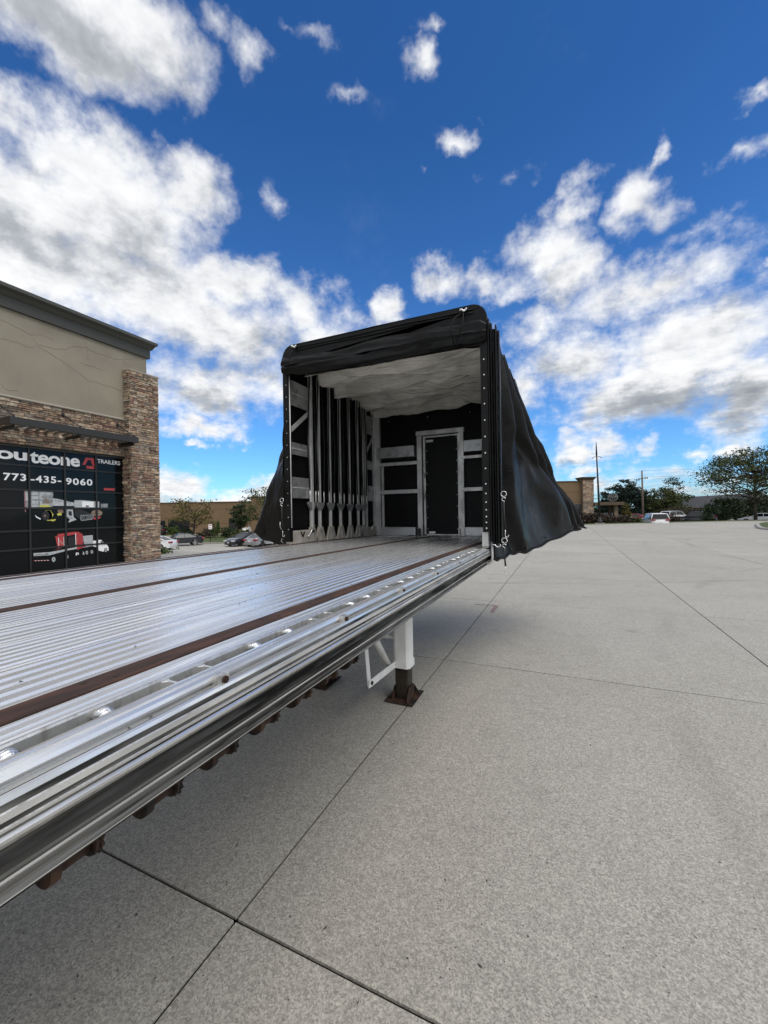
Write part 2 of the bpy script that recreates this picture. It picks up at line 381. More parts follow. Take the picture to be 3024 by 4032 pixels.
# ------------------------------------------------------------------ mesh helpers
class MB:
    def __init__(s):
        s.v = []; s.f = []; s.m = []; s.s = []

    def add(s, vs, fs, m=0, smooth=False):
        o = len(s.v); s.v += [tuple(p) for p in vs]
        for f in fs:
            s.f.append(tuple(i + o for i in f)); s.m.append(m); s.s.append(smooth)
        return s

    def box(s, x0, x1, y0, y1, z0, z1, m=0):
        vs = [(x, y, z) for z in (z0, z1) for y in (y0, y1) for x in (x0, x1)]
        return s.add(vs, [(0, 2, 3, 1), (4, 5, 7, 6), (0, 1, 5, 4), (2, 6, 7, 3), (0, 4, 6, 2), (1, 3, 7, 5)], m)

    def prism(s, poly, axis, a0, a1, m=0, smooth=False):
        n = len(poly)

        def P(p, a): return {'x': (a, p[0], p[1]), 'y': (p[0], a, p[1]), 'z': (p[0], p[1], a)}[axis]
        s.add([P(p, a0) for p in poly] + [P(p, a1) for p in poly],
              [tuple(range(n))[::-1], tuple(range(n, 2 * n))], m)
        o = len(s.v) - 2 * n
        for i in range(n):
            j = (i + 1) % n
            s.f.append((o + i, o + j, o + n + j, o + n + i)); s.m.append(m); s.s.append(smooth)
        return s

    def sweep(s, poly, ys, zf, m=0, smooth=False, mats=None):
        """poly of (x, z) carried along +Y, lifted by zf(y)"""
        n = len(poly); o = len(s.v)
        for y in ys:
            s.v += [(p[0], y, p[1] + zf(y)) for p in poly]
        for k in range(len(ys) - 1):
            for i in range(n):
                j = (i + 1) % n
                s.f.append((o + k * n + i, o + k * n + j, o + (k + 1) * n + j, o + (k + 1) * n + i))
                s.m.append(mats[i] if mats else m); s.s.append(smooth)
        s.f.append(tuple(range(o, o + n))); s.m.append(m); s.s.append(False)
        s.f.append(tuple(range(o + (len(ys) - 1) * n, o + len(ys) * n))[::-1]); s.m.append(m); s.s.append(False)
        return s

    def tube(s, pts, r, n=8, m=0, cap=True, smooth=True):
        pts = [Vector(p) for p in pts]; rs = r if isinstance(r, (list, tuple)) else [r] * len(pts)
        o = len(s.v); prev = None
        for i, p in enumerate(pts):
            t = (pts[min(i + 1, len(pts) - 1)] - pts[max(i - 1, 0)]).normalized()
            if prev is None:
                a = Vector((0, 0, 1)) if abs(t.z) < .9 else Vector((1, 0, 0))
                u = t.cross(a).normalized()
            else:
                u = (prev - t * prev.dot(t)).normalized()
            prev = u; w = t.cross(u)
            for k in range(n):
                an = 2 * PI * k / n
                s.v.append(tuple(p + (u * math.cos(an) + w * math.sin(an)) * rs[i]))
        for i in range(len(pts) - 1):
            for k in range(n):
                k2 = (k + 1) % n
                s.f.append((o + i * n + k, o + i * n + k2, o + (i + 1) * n + k2, o + (i + 1) * n + k)); s.m.append(m); s.s.append(smooth)
        if cap:
            s.f.append(tuple(range(o, o + n))[::-1]); s.m.append(m); s.s.append(False)
            s.f.append(tuple(range(o + (len(pts) - 1) * n, o + len(pts) * n))); s.m.append(m); s.s.append(False)
        return s

    def cyl(s, a, b, r, n=12, m=0): return s.tube([a, b], r, n, m)

    def grid(s, fn, nu, nv, m=0, smooth=True):
        o = len(s.v)
        for i in range(nu + 1):
            for j in range(nv + 1):
                s.v.append(tuple(fn(i / nu, j / nv)))
        for i in range(nu):
            for j in range(nv):
                a = o + i * (nv + 1) + j
                s.f.append((a, a + 1, a + nv + 2, a + nv + 1)); s.m.append(m); s.s.append(smooth)
        return s

    def mesh(s, name, mats):
        me = bpy.data.meshes.new(name); me.from_pydata(s.v, [], s.f)
        for m_ in (mats if isinstance(mats, (list, tuple)) else [mats]): me.materials.append(m_)
        me.polygons.foreach_set('material_index', s.m); me.polygons.foreach_set('use_smooth', s.s)
        me.update(); return me


WL = {}


def link(name, me, parent=None, world=True, bevel=0, solid=0):
    o = bpy.data.objects.new(name, me); COL.objects.link(o)
    if parent is not None:
        o.parent = parent
        if world: o.location = -WL.get(parent.name, Vector())
    WL[o.name] = Vector()
    if solid:
        md = o.modifiers.new('solid', 'SOLIDIFY'); md.thickness = solid; md.offset = 0
    if bevel:
        md = o.modifiers.new('bevel', 'BEVEL'); md.width = bevel; md.segments = 2; md.limit_method = 'ANGLE'; md.angle_limit = rad(40)
    return o


def part(name, mb, mats, parent=None, **k):
    return link(name, mb.mesh(name, mats), parent, **k)


def tag(o, label=None, cat=None, group=None, kind=None):
    if label: o['label'] = label
    if cat: o['category'] = cat
    if group: o['group'] = group
    if kind: o['kind'] = kind
    return o


def thing(name, label, cat, loc=(0, 0, 0), rz=0.0, group=None):
    o = bpy.data.objects.new(name, None); COL.objects.link(o); o.location = loc; o.rotation_euler = (0, 0, rz)
    o.empty_display_size = .2
    WL[o.name] = Vector(loc)
    return tag(o, label, cat, group)


def copy_tree(o, parent=None):
    c = o.copy(); COL.objects.link(c); c.parent = parent
    for ch in [x for x in bpy.data.objects if x.parent == o and x is not c]: copy_tree(ch, c)
    return c


def smooth01(t): t = max(0., min(1., t)); return t * t * (3 - 2 * t)

# ================================================================== ground
def crest(x): return 52.0 + (x - 2.0) * .667


def gz(x, y):
    left = -1.65 * smooth01((-x - 8) / 12) * smooth01((y - 13) / 17)
    right = -.62 * smooth01((y - crest(x) - 1.8) / 4.0)
    return min(left, right if x > -25 else 0)


def axis_steps(lo, hi, step, far, grow=1.5):
    a = list(np.arange(lo, hi + .01, step)); d = step
    while a[-1] < far: d *= grow; a.append(a[-1] + d)
    d = step
    while a[0] > -far: d *= grow; a.insert(0, a[0] - d)
    return a


xs = axis_steps(-96, 80, 2.0, 1500); ys = axis_steps(-20, 110, 2.0, 1500)
mb = MB(); nyy = len(ys)
mb.v = [(float(x), float(y), gz(x, y) - .06) for x in xs for y in ys]
for i in range(len(xs) - 1):
    for j in range(nyy - 1):
        a = i * nyy + j; mb.f.append((a, a + nyy, a + nyy + 1, a + 1)); mb.m.append(0); mb.s.append(True)
tag(part('ground', mb, M['grass']), kind='structure')

PX0, PY0, SL = -1.46, 1.46, 3.64
pav = thing('pavement', None, None); del_keys = [k for k in ('label', 'category') if k in pav]
pav['kind'] = 'structure'
mb = MB()   # dark joint filler just below the slab tops


def slab_quads(mb, x0, x1, y0, y1, dz, n=1, th=0.0):
    if y0 > crest(x1) and x1 > -20: return False
    o = len(mb.v)
    for i in range(n + 1):
        for j in range(n + 1):
            x = x0 + (x1 - x0) * i / n; y = y0 + (y1 - y0) * j / n
            if x > -20: y = min(y, crest(x))
            mb.v.append((x, y, gz(x, y) + dz))
    for i in range(n):
        for j in range(n):
            a = o + i * (n + 1) + j
            mb.f.append((a, a + n + 1, a + n + 2, a + 1)); mb.m.append(0); mb.s.append(False)
    if th:
        c = [o, o + n * (n + 1), o + (n + 1) ** 2 - 1, o + n]
        b = len(mb.v)
        for k in c: x, y, z = mb.v[k]; mb.v.append((x, y, z - th))
        for k in range(4):
            k2 = (k + 1) % 4
            mb.f.append((c[k], b + k, b + k2, c[k2])); mb.m.append(0); mb.s.append(False)
    return True


GAP = .0062
far = MB(); jf = MB()
for i in range(-17, 19):
    for j in range(-3, 17):
        x0, y0 = PX0 + i * SL, PY0 + j * SL
        if x0 < -19 and y0 < 8: continue
        g_ = GAP * (1 + .5 * rnd.random())
        args = (x0 + g_, x0 + SL - g_, y0 + g_, y0 + SL - g_)
        slab_quads(jf, x0 - .01, x0 + SL + .01, y0 - .01, y0 + SL + .01, -.014)
        if -3 <= i <= 6 and -2 <= j <= 7:
            s_ = MB()
            if slab_quads(s_, *args, rnd.uniform(-.0012, .0012), 2, .03): part('slab', s_, M['concrete'], pav)
        else:
            slab_quads(far, *args, 0, 1, .013)
tag(part('slab_field', far, M['concrete'], pav), kind='stuff')
part('joint_filler', jf, M['joint'], pav)

# faint red paint mark on the slab beside the joint
mb = MB(); mb.box(-1.33, -1.25, 7.75, 8.35, .0025, .0035); mb.box(-1.72, -1.3, 8.30, 8.36, .0025, .0035)
M['redmark'] = material('worn_red_paint', (.20, .09, .085), .9, var=(.28, .26, .24), vscale=18, vlo=.4, vhi=.6)
tag(part('paint_mark', mb, M['redmark']), 'worn red paint mark on the concrete joint beyond the trailer leg', 'paint mark')

# twigs, grit and leaves scattered over the slabs
mb = MB()
for k in range(260):
    d = 1.1 + 14 * rnd.random() ** 1.8; a = rnd.uniform(-1.1, .75)
    x = d * math.sin(a); y = d * math.cos(a)
    if x < -4: continue
    r = rnd.uniform(.0018, .006); h = rnd.uniform(.001, .003); th = rnd.uniform(0, PI)
    c, s_ = math.cos(th), math.sin(th); q_ = rnd.uniform(1, 4)
    mb.add([(x + c * r * q_, y + s_ * r * q_, .001), (x - s_ * r, y + c * r, .001), (x - c * r * q_, y - s_ * r * q_, .001),
            (x + s_ * r, y - c * r, .001), (x, y, h)], [(0, 1, 4), (1, 2, 4), (2, 3, 4), (3, 0, 4)])
M['grit'] = material('grit', (.05, .045, .04), .9)
tag(part('grit', mb, M['grit']), 'dark twigs and grit scattered over the concrete', 'grit', kind='stuff')


def strip_along(pts, w, h, zoff=0.0):
    """kerb-like band following points on the ground"""
    mb = MB(); n = len(pts); L_ = []
    for i, p in enumerate(pts):
        a = pts[max(i - 1, 0)]; b = pts[min(i + 1, n - 1)]
        t = Vector((b[0] - a[0], b[1] - a[1])).normalized(); nn = Vector((-t.y, t.x))
        L_.append((p[0], p[1], p[0] + nn.x * w, p[1] + nn.y * w))
    for (x, y, X, Y) in L_:
        z = gz(x, y) + zoff; r = min(.03, h * .3)
        mb.v += [(x, y, z - .1), (x, y, z + h - r), (x + (X - x) * .15, y + (Y - y) * .15, z + h), (X, Y, z + h), (X, Y, z - .1)]
    for i in range(n - 1):
        for k in range(5):
            a = i * 5 + k; b = i * 5 + (k + 1) % 5
            mb.f.append((a, b, b + 5, a + 5)); mb.m.append(0); mb.s.append(False)
    return mb


# grass verge along the far edge of the lot, where the ground falls away
mb = MB()
vx = list(np.arange(-8, 60, 2.0))
for x in vx:
    for k, (dyy, z) in enumerate(((.25, .0), (.6, .07), (1.6, .09), (2.6, .02), (6, -.6))):
        y = crest(x) + dyy; mb.v.append((x, y, z + .012 * math.sin(x * 3 + k)))
for i in range(len(vx) - 1):
    for k in range(4):
        a = i * 5 + k; mb.f.append((a, a + 5, a + 6, a + 1)); mb.m.append(0); mb.s.append(True)
tag(part('grass', mb, M['grass']), kind='structure')
tag(part('kerb', strip_along([(x, crest(x) + .02) for x in vx], .22, .035), M['kerb']), kind='structure')

# lower car park behind the verge
mb = MB()
for i in range(24):
    for j in range(10):
        x0 = -10 + i * 3; y0 = j * 3

        def Pq(a, b): return (a, crest(a) + 3.5 + b, gz(a, crest(a) + 3.5 + b) - .02)
        mb.add([Pq(x0, y0), Pq(x0 + 3, y0), Pq(x0 + 3, y0 + 3), Pq(x0, y0 + 3)], [(0, 1, 2, 3)])
tag(part('parking_lot', mb, M['asphalt']), kind='structure')

# planted island with a rounded kerb at the right
isl = [(40, 60.5), (26, 60), (21.5, 58.4), (18.6, 55.2), (16.9, 51.0), (15.4, 46.2), (14.2, 42.3), (14.4, 39.6), (16.2, 38.0), (20, 37.6), (40, 37)]
dense = []
for k in range(len(isl) - 1):
    for q_ in range(6): dense.append(Vector(isl[k]).lerp(Vector(isl[k + 1]), q_ / 6))
dense.append(Vector(isl[-1]))
for _ in range(6):
    dense = [dense[0]] + [(dense[i - 1] + dense[i] * 2 + dense[i + 1]) / 4 for i in range(1, len(dense) - 1)] + [dense[-1]]
ik = tag(part('kerb', strip_along([(p.x, p.y) for p in dense], .28, .15), M['kerb']), kind='structure')
mb = MB(); mb.prism([(p.x + .2, p.y) for p in dense], 'z', 0, .14)
tag(part('grass', mb, M['grass']), kind='structure')
# grass patch and kerb in the left hand lot
pa, pb_, pc, pd = at(770, 2139, Z=-1.62), at(1010, 2141, Z=-1.62), at(1010, 2104, Z=-1.62), at(770, 2108, Z=-1.62)
mb = MB()
gp = [pa, pb_, pc, pd]
mb.add([(p.x, p.y, -1.50) for p in gp] + [(p.x, p.y, -1.75) for p in gp], [(0, 1, 2, 3), (0, 4, 5, 1), (1, 5, 6, 2), (2, 6, 7, 3), (3, 7, 4, 0)])
tag(part('grass', mb, M['grass']), kind='structure')
mb = MB(); dv = (pb_ - pa).normalized(); nv = Vector((-dv.y, dv.x, 0))
q0 = pa - nv * .02; q1 = pb_ - nv * .02
mb.prism([(q0.x, q0.y), (q1.x, q1.y), (q1.x - nv.x * .3, q1.y - nv.y * .3), (q0.x - nv.x * .3, q0.y - nv.y * .3)], 'z', -1.75, -1.48)
tag(part('kerb', mb, M['kerb']), kind='structure')

# ================================================================== flatbed trailer
DZ = 1.555


def cz(y): return -.0014 * max(y, 0.0) ** 2


YS = [-5.0, -3, -1.5] + [i * .8 for i in range(0, 9)] + [7.05]
TR = thing('flatbed_trailer', 'long flatbed trailer with ribbed aluminium deck and rusty nailing strips', 'trailer', (-2.03, 3.9, 0))


def plank(x0, x1, ribs, wide=False):
    """deck extrusion: ribbed top between two side grooves"""
    top = [(x0 + .0015, -.020), (x0 + .0015, -.004), (x0 + .006, 0)]; gm = []
    n = ribs; w = (x1 - x0 - .012) / n
    for k in range(n):
        a = x0 + .006 + k * w
        if wide and k == n // 2:
            top += [(a + .002, 0), (a + .005, -.007), (a + w - .005, -.007), (a + w - .002, 0)]; continue
        top += [(a + w * .26, 0), (a + w * .33, -.0065), (a + w * .67, -.0065), (a + w * .74, 0)]
    top += [(x1 - .006, 0), (x1 - .0015, -.004), (x1 - .0015, -.020)]
    poly = [(p[0], DZ + p[1]) for p in top] + [(x1 - .0015, DZ - .035), (x0 + .0015, DZ - .035)]
    rv_ = poly[::-1]; nn_ = len(rv_)
    mt = [1 if (rv_[i][1] < DZ - .002 and rv_[(i + 1) % nn_][1] < DZ - .002) else 0 for i in range(nn_)]
    return MB().sweep(rv_, YS, cz, mats=mt)


STR = [(-1.012, -.937), (-2.133, -2.053), (-3.195, -3.12)]
bays = [(-.937, -.862, 2, 1), (-2.053, -1.012, 23, 4), (-3.12, -2.133, 22, 4), (-3.255, -3.195, 1, 1)]
for bi, (a, b, ribs, npl) in enumerate(bays):
    for k in range(npl):
        x0 = a + (b - a) * k / npl; x1 = a + (b - a) * (k + 1) / npl
        r_ = ribs // npl + (1 if npl == 4 and k % 2 == 0 else 0)
        part('deck_plank', plank(x0, x1, r_, wide=(npl == 4 and k == 1)), [M['deck'], M['groove']], TR)
for a, b in STR:
    mb = MB(); mb.sweep([(a + .002, DZ - .03), (b - .002, DZ - .03), (b - .002, DZ + .0015), (b - .006, DZ + .0035), (a + .006, DZ + .0035), (a + .002, DZ + .0015)], YS, cz)
    ns = part('nailing_strip', mb, M['rust'], TR)
    if a > -1.5:
        hb = MB()
        for k in range(14):
            y = .55 + k * .585
            for q_ in (0, .055):
                hb.cyl((a + .022 + q_ * .5, y + q_, DZ + cz(y) + .0038), (a + .022 + q_ * .5, y + q_, DZ + cz(y) + .0046), .0065, 10)
        tag(part('bolt_hole', hb, M['joint'], ns), kind='stuff')
# steel frame below the deck
mb = MB()
for x in (-1.55, -2.5):
    mb.box(x - .07, x + .07, -5, 6.9, 1.16, 1.175); mb.box(x - .008, x + .008, -5, 6.9, 1.16, 1.50); mb.box(x - .07, x + .07, -5, 6.9, 1.40, 1.41)
part('main_beam', mb, M['blacksteel'], TR)
for k in range(24):
    y = -4.8 + k * .5
    c_ = MB().box(-3.1, -.92, y, y + .045, 1.41 + cz(y), 1.50 + cz(y)); part('crossmember', c_, M['railgrimeshade'], TR)

# near side rail, drawn as its cross-section
RY = [-4.5, -3, -1.5] + [i * .6 for i in range(0, 8)] + [4.62, 5.4, 6.2, 7.05]
# deck edge lip facing the pocket gap
lip = [(-.862, DZ - .001), (-.856, DZ - .001), (-.853, DZ - .005), (-.853, DZ - .09), (-.862, DZ - .09)]
part('deck_edge', MB().sweep(lip, RY, cz), M['railmott'], TR)
rub = [(-.806, DZ - .030), (-.806, DZ - .003), (-.802, DZ), (-.793, DZ + .0005), (-.786, DZ - .0015), (-.779, DZ), (-.770, DZ - .001), (-.764, DZ - .006),
       (-.761, DZ - .013), (-.762, DZ - .019), (-.771, DZ - .021), (-.772, DZ - .030)]
part('rub_rail', MB().sweep(rub, RY, cz), M['rail'], TR)
led = [(-.852, DZ - .085), (-.852, DZ - .080), (-.812, DZ - .080), (-.806, DZ - .031), (-.800, DZ - .0305), (-.775, DZ - .0305), (-.771, DZ - .024), (-.769, DZ - .0255), (-.756, DZ - .0275), (-.750, DZ - .026),
       (-.744, DZ - .0225), (-.738, DZ - .025), (-.735, DZ - .032), (-.7375, DZ - .0345), (-.736, DZ - .044), (-.7335, DZ - .046), (-.7335, DZ - .057), (-.7375, DZ - .059), (-.7375, DZ - .067), (-.735, DZ - .069), (-.737, DZ - .074), (-.745, DZ - .078),
       (-.7455, DZ - .083), (-.741, DZ - .088), (-.743, DZ - .0945), (-.751, DZ - .099), (-.757, DZ - .108), (-.766, DZ - .118), (-.792, DZ - .134),
       (-.798, DZ - .150), (-.790, DZ - .155), (-.776, DZ - .158), (-.775, DZ - .163), (-.770, DZ - .1635), (-.770, DZ - .169), (-.766, DZ - .170), (-.7665, DZ - .177), (-.761, DZ - .179), (-.757, DZ - .186), (-.758, DZ - .189),
       (-.800, DZ - .189), (-.800, DZ - .14), (-.84, DZ - .12)]
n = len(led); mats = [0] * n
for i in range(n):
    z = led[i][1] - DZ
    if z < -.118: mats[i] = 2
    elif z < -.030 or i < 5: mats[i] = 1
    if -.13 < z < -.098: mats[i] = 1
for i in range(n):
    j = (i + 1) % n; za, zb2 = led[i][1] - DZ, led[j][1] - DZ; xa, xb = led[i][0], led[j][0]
    if -.0268 > za > -.0285 or (-.085 < za < -.077 and xa > -.75): mats[i] = 3      # corner shade put in as dark colour
    if za > -.0335 and xa > -.752: mats[i] = 0                                      # lip highlight put in as the brightest metal
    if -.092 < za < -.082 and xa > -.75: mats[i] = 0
    if -.153 < za < -.105: mats[i] = 3  # dark ground reflection coloured onto the recessed band
    if za < -.155: mats[i] = 2  # grimy flange, with the ground's dark reflection in its colour
    if za < -.1855 or -.164 < za < -.1632 or -.0465 < za < -.0455 or -.0692 < za < -.0688: mats[i] = 0  # thin edge highlights, also set as bright metal
    if -.060 < za < -.0565 or -.0776 < za < -.0735 or -.035 < za < -.034 or -.178 < za < -.1765: mats[i] = 3  # crease shade between the ridges, also by colour
part('side_rail', MB().sweep(led[::-1], RY, lambda y: cz(y) * .45, mats=[mats[(n - 2 - i) % n] for i in range(n)]), [M['rail'], M['railmott'], M['railgrimeshade'], M['railshade']], TR)
# far side rail
fr = [(-3.345, DZ - .19), (-3.345, DZ - .004), (-3.341, DZ), (-3.30, DZ), (-3.296, DZ - .004), (-3.262, DZ - .004), (-3.258, DZ), (-3.256, DZ), (-3.256, DZ - .19)]
part('side_rail', MB().sweep(fr[::-1], YS, cz), M['rail'], TR)
part('rub_strip', MB().sweep([(-3.296, DZ - .002), (-3.270, DZ - .002), (-3.270, DZ + .004), (-3.296, DZ + .004)], YS, cz), M['rust'], TR)
# pocket webs, weld beads and winch-track bolt blocks along the rub rail
for k in range(-1, 11):
    y0 = .35 + k * .585
    for q_, yy in enumerate((y0 + .30, y0 + .40)):
        if yy > 6.9: continue
        w_ = MB(); w_.box(-.853, -.806, yy - .003, yy + .003, DZ - .075 + cz(yy), DZ - .006 + cz(yy))
        w_.prism([(-.853, yy - .012), (-.853, yy + .012), (-.842, yy + .003), (-.842, yy - .003)], 'z', DZ - .07 + cz(yy), DZ - .007 + cz(yy))
        part('pocket_web', w_, M['rail'], TR, bevel=.0015)
    for yy in (y0, y0 + .155):
        if yy > 6.9: continue
        w_ = MB()
        for t_ in range(7):
            cx_ = -.848 + .040 * t_ / 6; zz = DZ - .012 + cz(yy) + .003 * math.sin(t_)
            w_.tube([(cx_ - .004, yy - .016, zz - .008), (cx_ - .002, yy - .008, zz + .001), (cx_, yy, zz + .003), (cx_ - .001, yy + .009, zz - .001), (cx_ - .003, yy + .016, zz - .010)], .0045, 6)
        part('weld_bead', w_, M['weld'], TR)
for k in range(-1, 9):
    y = .723 + .585 * k
    if y > 6.2: continue
    z = DZ - .0265 + cz(y)
    blk = MB(); blk.box(-.766, -.7455, y - .020, y + .016, z - .004, z + .023)
    b_ = part('bolt_block', blk, M['railmott'], TR, bevel=.002)
    bt = MB(); bt.cyl((-.7455, y, z + .010), (-.740, y, z + .010), .0085, 12); bt.cyl((-.740, y, z + .010), (-.737, y, z + .010), .005, 6)
    part('bolt', bt, M['boltdark'], b_)
# litter lying in the ledge of the rail
lt = MB()
for k in range(60):
    x = rnd.uniform(-3.1, -1.0); y = rnd.uniform(.4, 5.5); a = rnd.uniform(0, PI); r = rnd.uniform(.002, .007); z = DZ + cz(y) + .001
    lt.add([(x + math.cos(a) * r, y + math.sin(a) * r, z), (x - math.sin(a) * r, y + math.cos(a) * r, z + .003), (x - math.cos(a) * r, y - math.sin(a) * r, z), (x + math.sin(a) * r, y - math.cos(a) * r, z + .002)], [(0, 1, 2, 3)], m=0)
for k in range(70):
    y = rnd.uniform(.15, 4); x = rnd.choice((rnd.uniform(-.765, -.748), rnd.uniform(-.85, -.812)))
    z = DZ - .0255 + cz(y) if x > -.8 else DZ - .079 + cz(y)
    a = rnd.uniform(0, PI); r = rnd.uniform(.002, .006); c_, s_ = math.cos(a) * r, math.sin(a) * r
    lt.add([(x + c_ * 1.4, y + s_ * 1.4, z), (x - s_ * .6, y + c_ * .6, z + .002), (x - c_ * 1.4, y - s_ * 1.4, z + .003), (x + s_ * .6, y - c_ * .6, z + .001)], [(0, 1, 2, 3)], m=rnd.choice((0, 0, 1)))
M['deadleaf'] = material('dead_leaf', (.22, .085, .03), .8)
tag(part('leaf_litter', lt, [M['grit'], M['deadleaf']]), 'brown leaf bits and grit caught in the side rail of the trailer', 'leaf litter', kind='stuff')

# sliding winches hanging below the rail
part('winch_track', MB().sweep([(-.865, DZ - .240), (-.822, DZ - .240), (-.825, DZ - .190), (-.865, DZ - .190)], RY, lambda y: cz(y) * .45), M['blacksteel'], TR)
for k in range(-2, 22):
    y = .43 + .178 * k
    if y > 1.33: continue
    zb = 1.272; zt_ = 1.335
    tg = MB()
    arc = [(-.895 + .035 - .035 * math.cos(PI * i / 8), zb + .03 - .03 * math.sin(PI * i / 8)) for i in range(9)]
    tg.prism([(-.895, zt_)] + arc + [(-.825, zt_)], 'y', y + .150, y + .168)
    wn = part('winch', tg, M['rustdark'], TR)
    sp = MB(); sp.prism([(-.895, zt_)] + arc + [(-.825, zt_)], 'y', y + .225, y + .231); part('winch_plate', sp, M['rustdark'], wn)
    sp = MB(); sp.tube([(-.86, y + .166, zb + .03), (-.86, y + .225, zb + .03)], .024, 10); part('winch_spool', sp, M['boltdark'], wn)
    rt = MB(); prof = []
    for i in range(24):
        a = 2 * PI * i / 24; r = .034 if i % 2 else .027; prof.append((-.86 + r * math.cos(a), zb + .028 + r * math.sin(a)))
    rt.prism(prof, 'y', y + .236, y + .243); part('ratchet_wheel', rt, M['rustdark'], wn)

# landing leg
lx, ly = -1.55, 3.90


def sq(cx_, cy_, h, ch):
    return [(cx_ - h, cy_ - h + ch), (cx_ - h + ch, cy_ - h), (cx_ + h - ch, cy_ - h), (cx_ + h, cy_ - h + ch), (cx_ + h, cy_ + h - ch),
            (cx_ + h - ch, cy_ + h), (cx_ - h + ch, cy_ + h), (cx_ - h, cy_ + h - ch)]


def landing_leg(x):
    lg = part('landing_leg', MB().prism(sq(x, ly, .086, .026), 'z', .40, 1.42), M['white'], TR, bevel=.003)
    part('leg_collar', MB().prism(sq(x, ly, .096, .030), 'z', .335, .405), M['white'], lg, bevel=.004)
    part('inner_tube', MB().prism(sq(x, ly, .072, .014), 'z', .02, .34), M['blacksteel'], lg, bevel=.003)
    f_ = MB()
    f_.add([(x - .15, ly - .165, .012), (x + .15, ly - .165, .004), (x + .155, ly + .17, .022), (x - .15, ly + .17, .006)] +
           [(x - .15, ly - .165, .022), (x + .15, ly - .165, .014), (x + .155, ly + .17, .034), (x - .15, ly + .17, .016)],
           [(0, 3, 2, 1), (4, 5, 6, 7), (0, 1, 5, 4), (1, 2, 6, 5), (2, 3, 7, 6), (3, 0, 4, 7)])
    for sx in (-1, 1):
        f_.prism([(ly - .14, .02), (ly + .15, .02), (ly + .07, .14), (ly - .07, .14)], 'x', x + sx * .080 - .004, x + sx * .080 + .004)
    f_.prism([(x - .15, .018), (x - .08, .018), (x - .08, .10)], 'y', ly - .09, ly - .082)
    f_.prism([(x + .15, .018), (x + .084, .018), (x + .084, .12)], 'y', ly + .082, ly + .092)
    part('foot', f_, M['rustdark'], lg)
    b_ = MB(); b_.cyl((x - .06, ly - .095, .37), (x - .06, ly - .106, .37), .013, 6); b_.cyl((x, ly - .071, .13), (x, ly - .077, .13), .012, 8)
    part('bolt', b_, M['boltdark'], lg)
    return lg


landing_leg(lx); landing_leg(-2.55)


def bar(p, q, w, t, mat, nm, bev=.002):
    """flat bar between two points; w is its height across, t its thickness in x"""
    p, q = Vector(p), Vector(q); d_ = (q - p).normalized(); s_ = Vector((1, 0, 0)); u_ = d_.cross(s_).normalized()
    mb_ = MB(); vs = []
    for pt in (p, q):
        for a_, b2 in ((-1, -1), (1, -1), (1, 1), (-1, 1)): vs.append(pt + s_ * (a_ * t / 2) + u_ * (b2 * w / 2))
    mb_.add(vs, [(0, 1, 2, 3), (7, 6, 5, 4), (0, 4, 5, 1), (1, 5, 6, 2), (2, 6, 7, 3), (3, 7, 4, 0)])
    return part(nm, mb_, mat, TR, bevel=bev)


bx = lx - .055
bar((bx, 3.83, .372), (bx, 3.20, .405), .066, .010, M['white'], 'leg_brace')
bar((bx - .012, 3.235, .385), (bx - .012, 3.10, 1.30), .060, .008, M['white'], 'leg_brace')
mb = MB().tube([(bx - .04, 3.70, .41), (bx - .04, 3.08, 1.15)], .034, 12); part('leg_strut', mb, M['white'], TR)
mb = MB(); mb.cyl((bx + .005, 3.245, .405), (bx + .017, 3.245, .405), .017, 6); part('bolt', mb, M['boltdark'], TR)
mb = MB().tube([(-2.48, 3.8, .42), (-2.48, 3.1, 1.02)], .032, 10); part('leg_strut', mb, M['rail'], TR)
mb = MB().tube([(-2.5, 3.9, .62), (-1.55, 3.9, .62)], .022, 10); part('cross_shaft', mb, M['white'], TR)
mb = MB().box(-2.35, -1.75, 4.9, 6.6, .72, 1.16); part('tool_box', mb, M['blacksteel'], TR, bevel=.02)

# bulkhead at the front of the deck
BY = 7.0; zb = DZ + cz(BY)
part('bulkhead_panel', MB().box(-3.25, -.80, BY + .01, BY + .05, zb - .02, 3.98), M['panel'], TR)


def fr_box(nm, x0, x1, z0, z1, y0, y1, mat=None, bev=.003):
    return part(nm, MB().box(x0, x1, y0, y1, z0, z1), mat or M['frame'], TR, bevel=bev)


fr_box('corner_post', -3.275, -3.17, zb, 3.72, BY - .07, BY + .005)
fr_box('corner_post', -3.155, -3.115, zb + .14, 2.84, BY - .03, BY + .005)
fr_box('corner_post', -.885, -.80, zb, 3.72, BY - .07, BY + .005)
fr_box('door_jamb', -2.435, -2.345, zb, 3.285, BY - .06, BY + .005)
fr_box('door_jamb', -1.675, -1.585, zb, 3.285, BY - .06, BY + .005)
fr_box('door_header', -2.45, -1.575, 3.287, 3.365, BY - .065, BY + .005)
dr = fr_box('bulkhead_door', -2.285, -1.70, zb + .03, 3.24, BY - .012, BY + .004, M['panel'])
for nm, x0, x1, z0, z1 in (('door_frame', -2.325, -2.288, zb + .02, 3.27), ('door_frame', -1.698, -1.68, zb + .02, 3.27), ('door_frame', -2.286, -1.70, 3.243, 3.268), ('door_frame', -2.286, -1.70, zb + .005, zb + .028)):
    part(nm, MB().box(x0, x1, BY - .03, BY + .002, z0, z1), M['frame'], dr, bevel=.002)
mb = MB().tube([(-2.315, BY - .035, 2.62), (-2.29, BY - .08, 2.58), (-2.27, BY - .09, 2.50), (-2.27, BY - .09, 2.30), (-2.29, BY - .08, 2.20), (-2.315, BY - .035, 2.16)], .009, 8)
part('handle', mb, M['hook'], dr)
lt_ = MB()
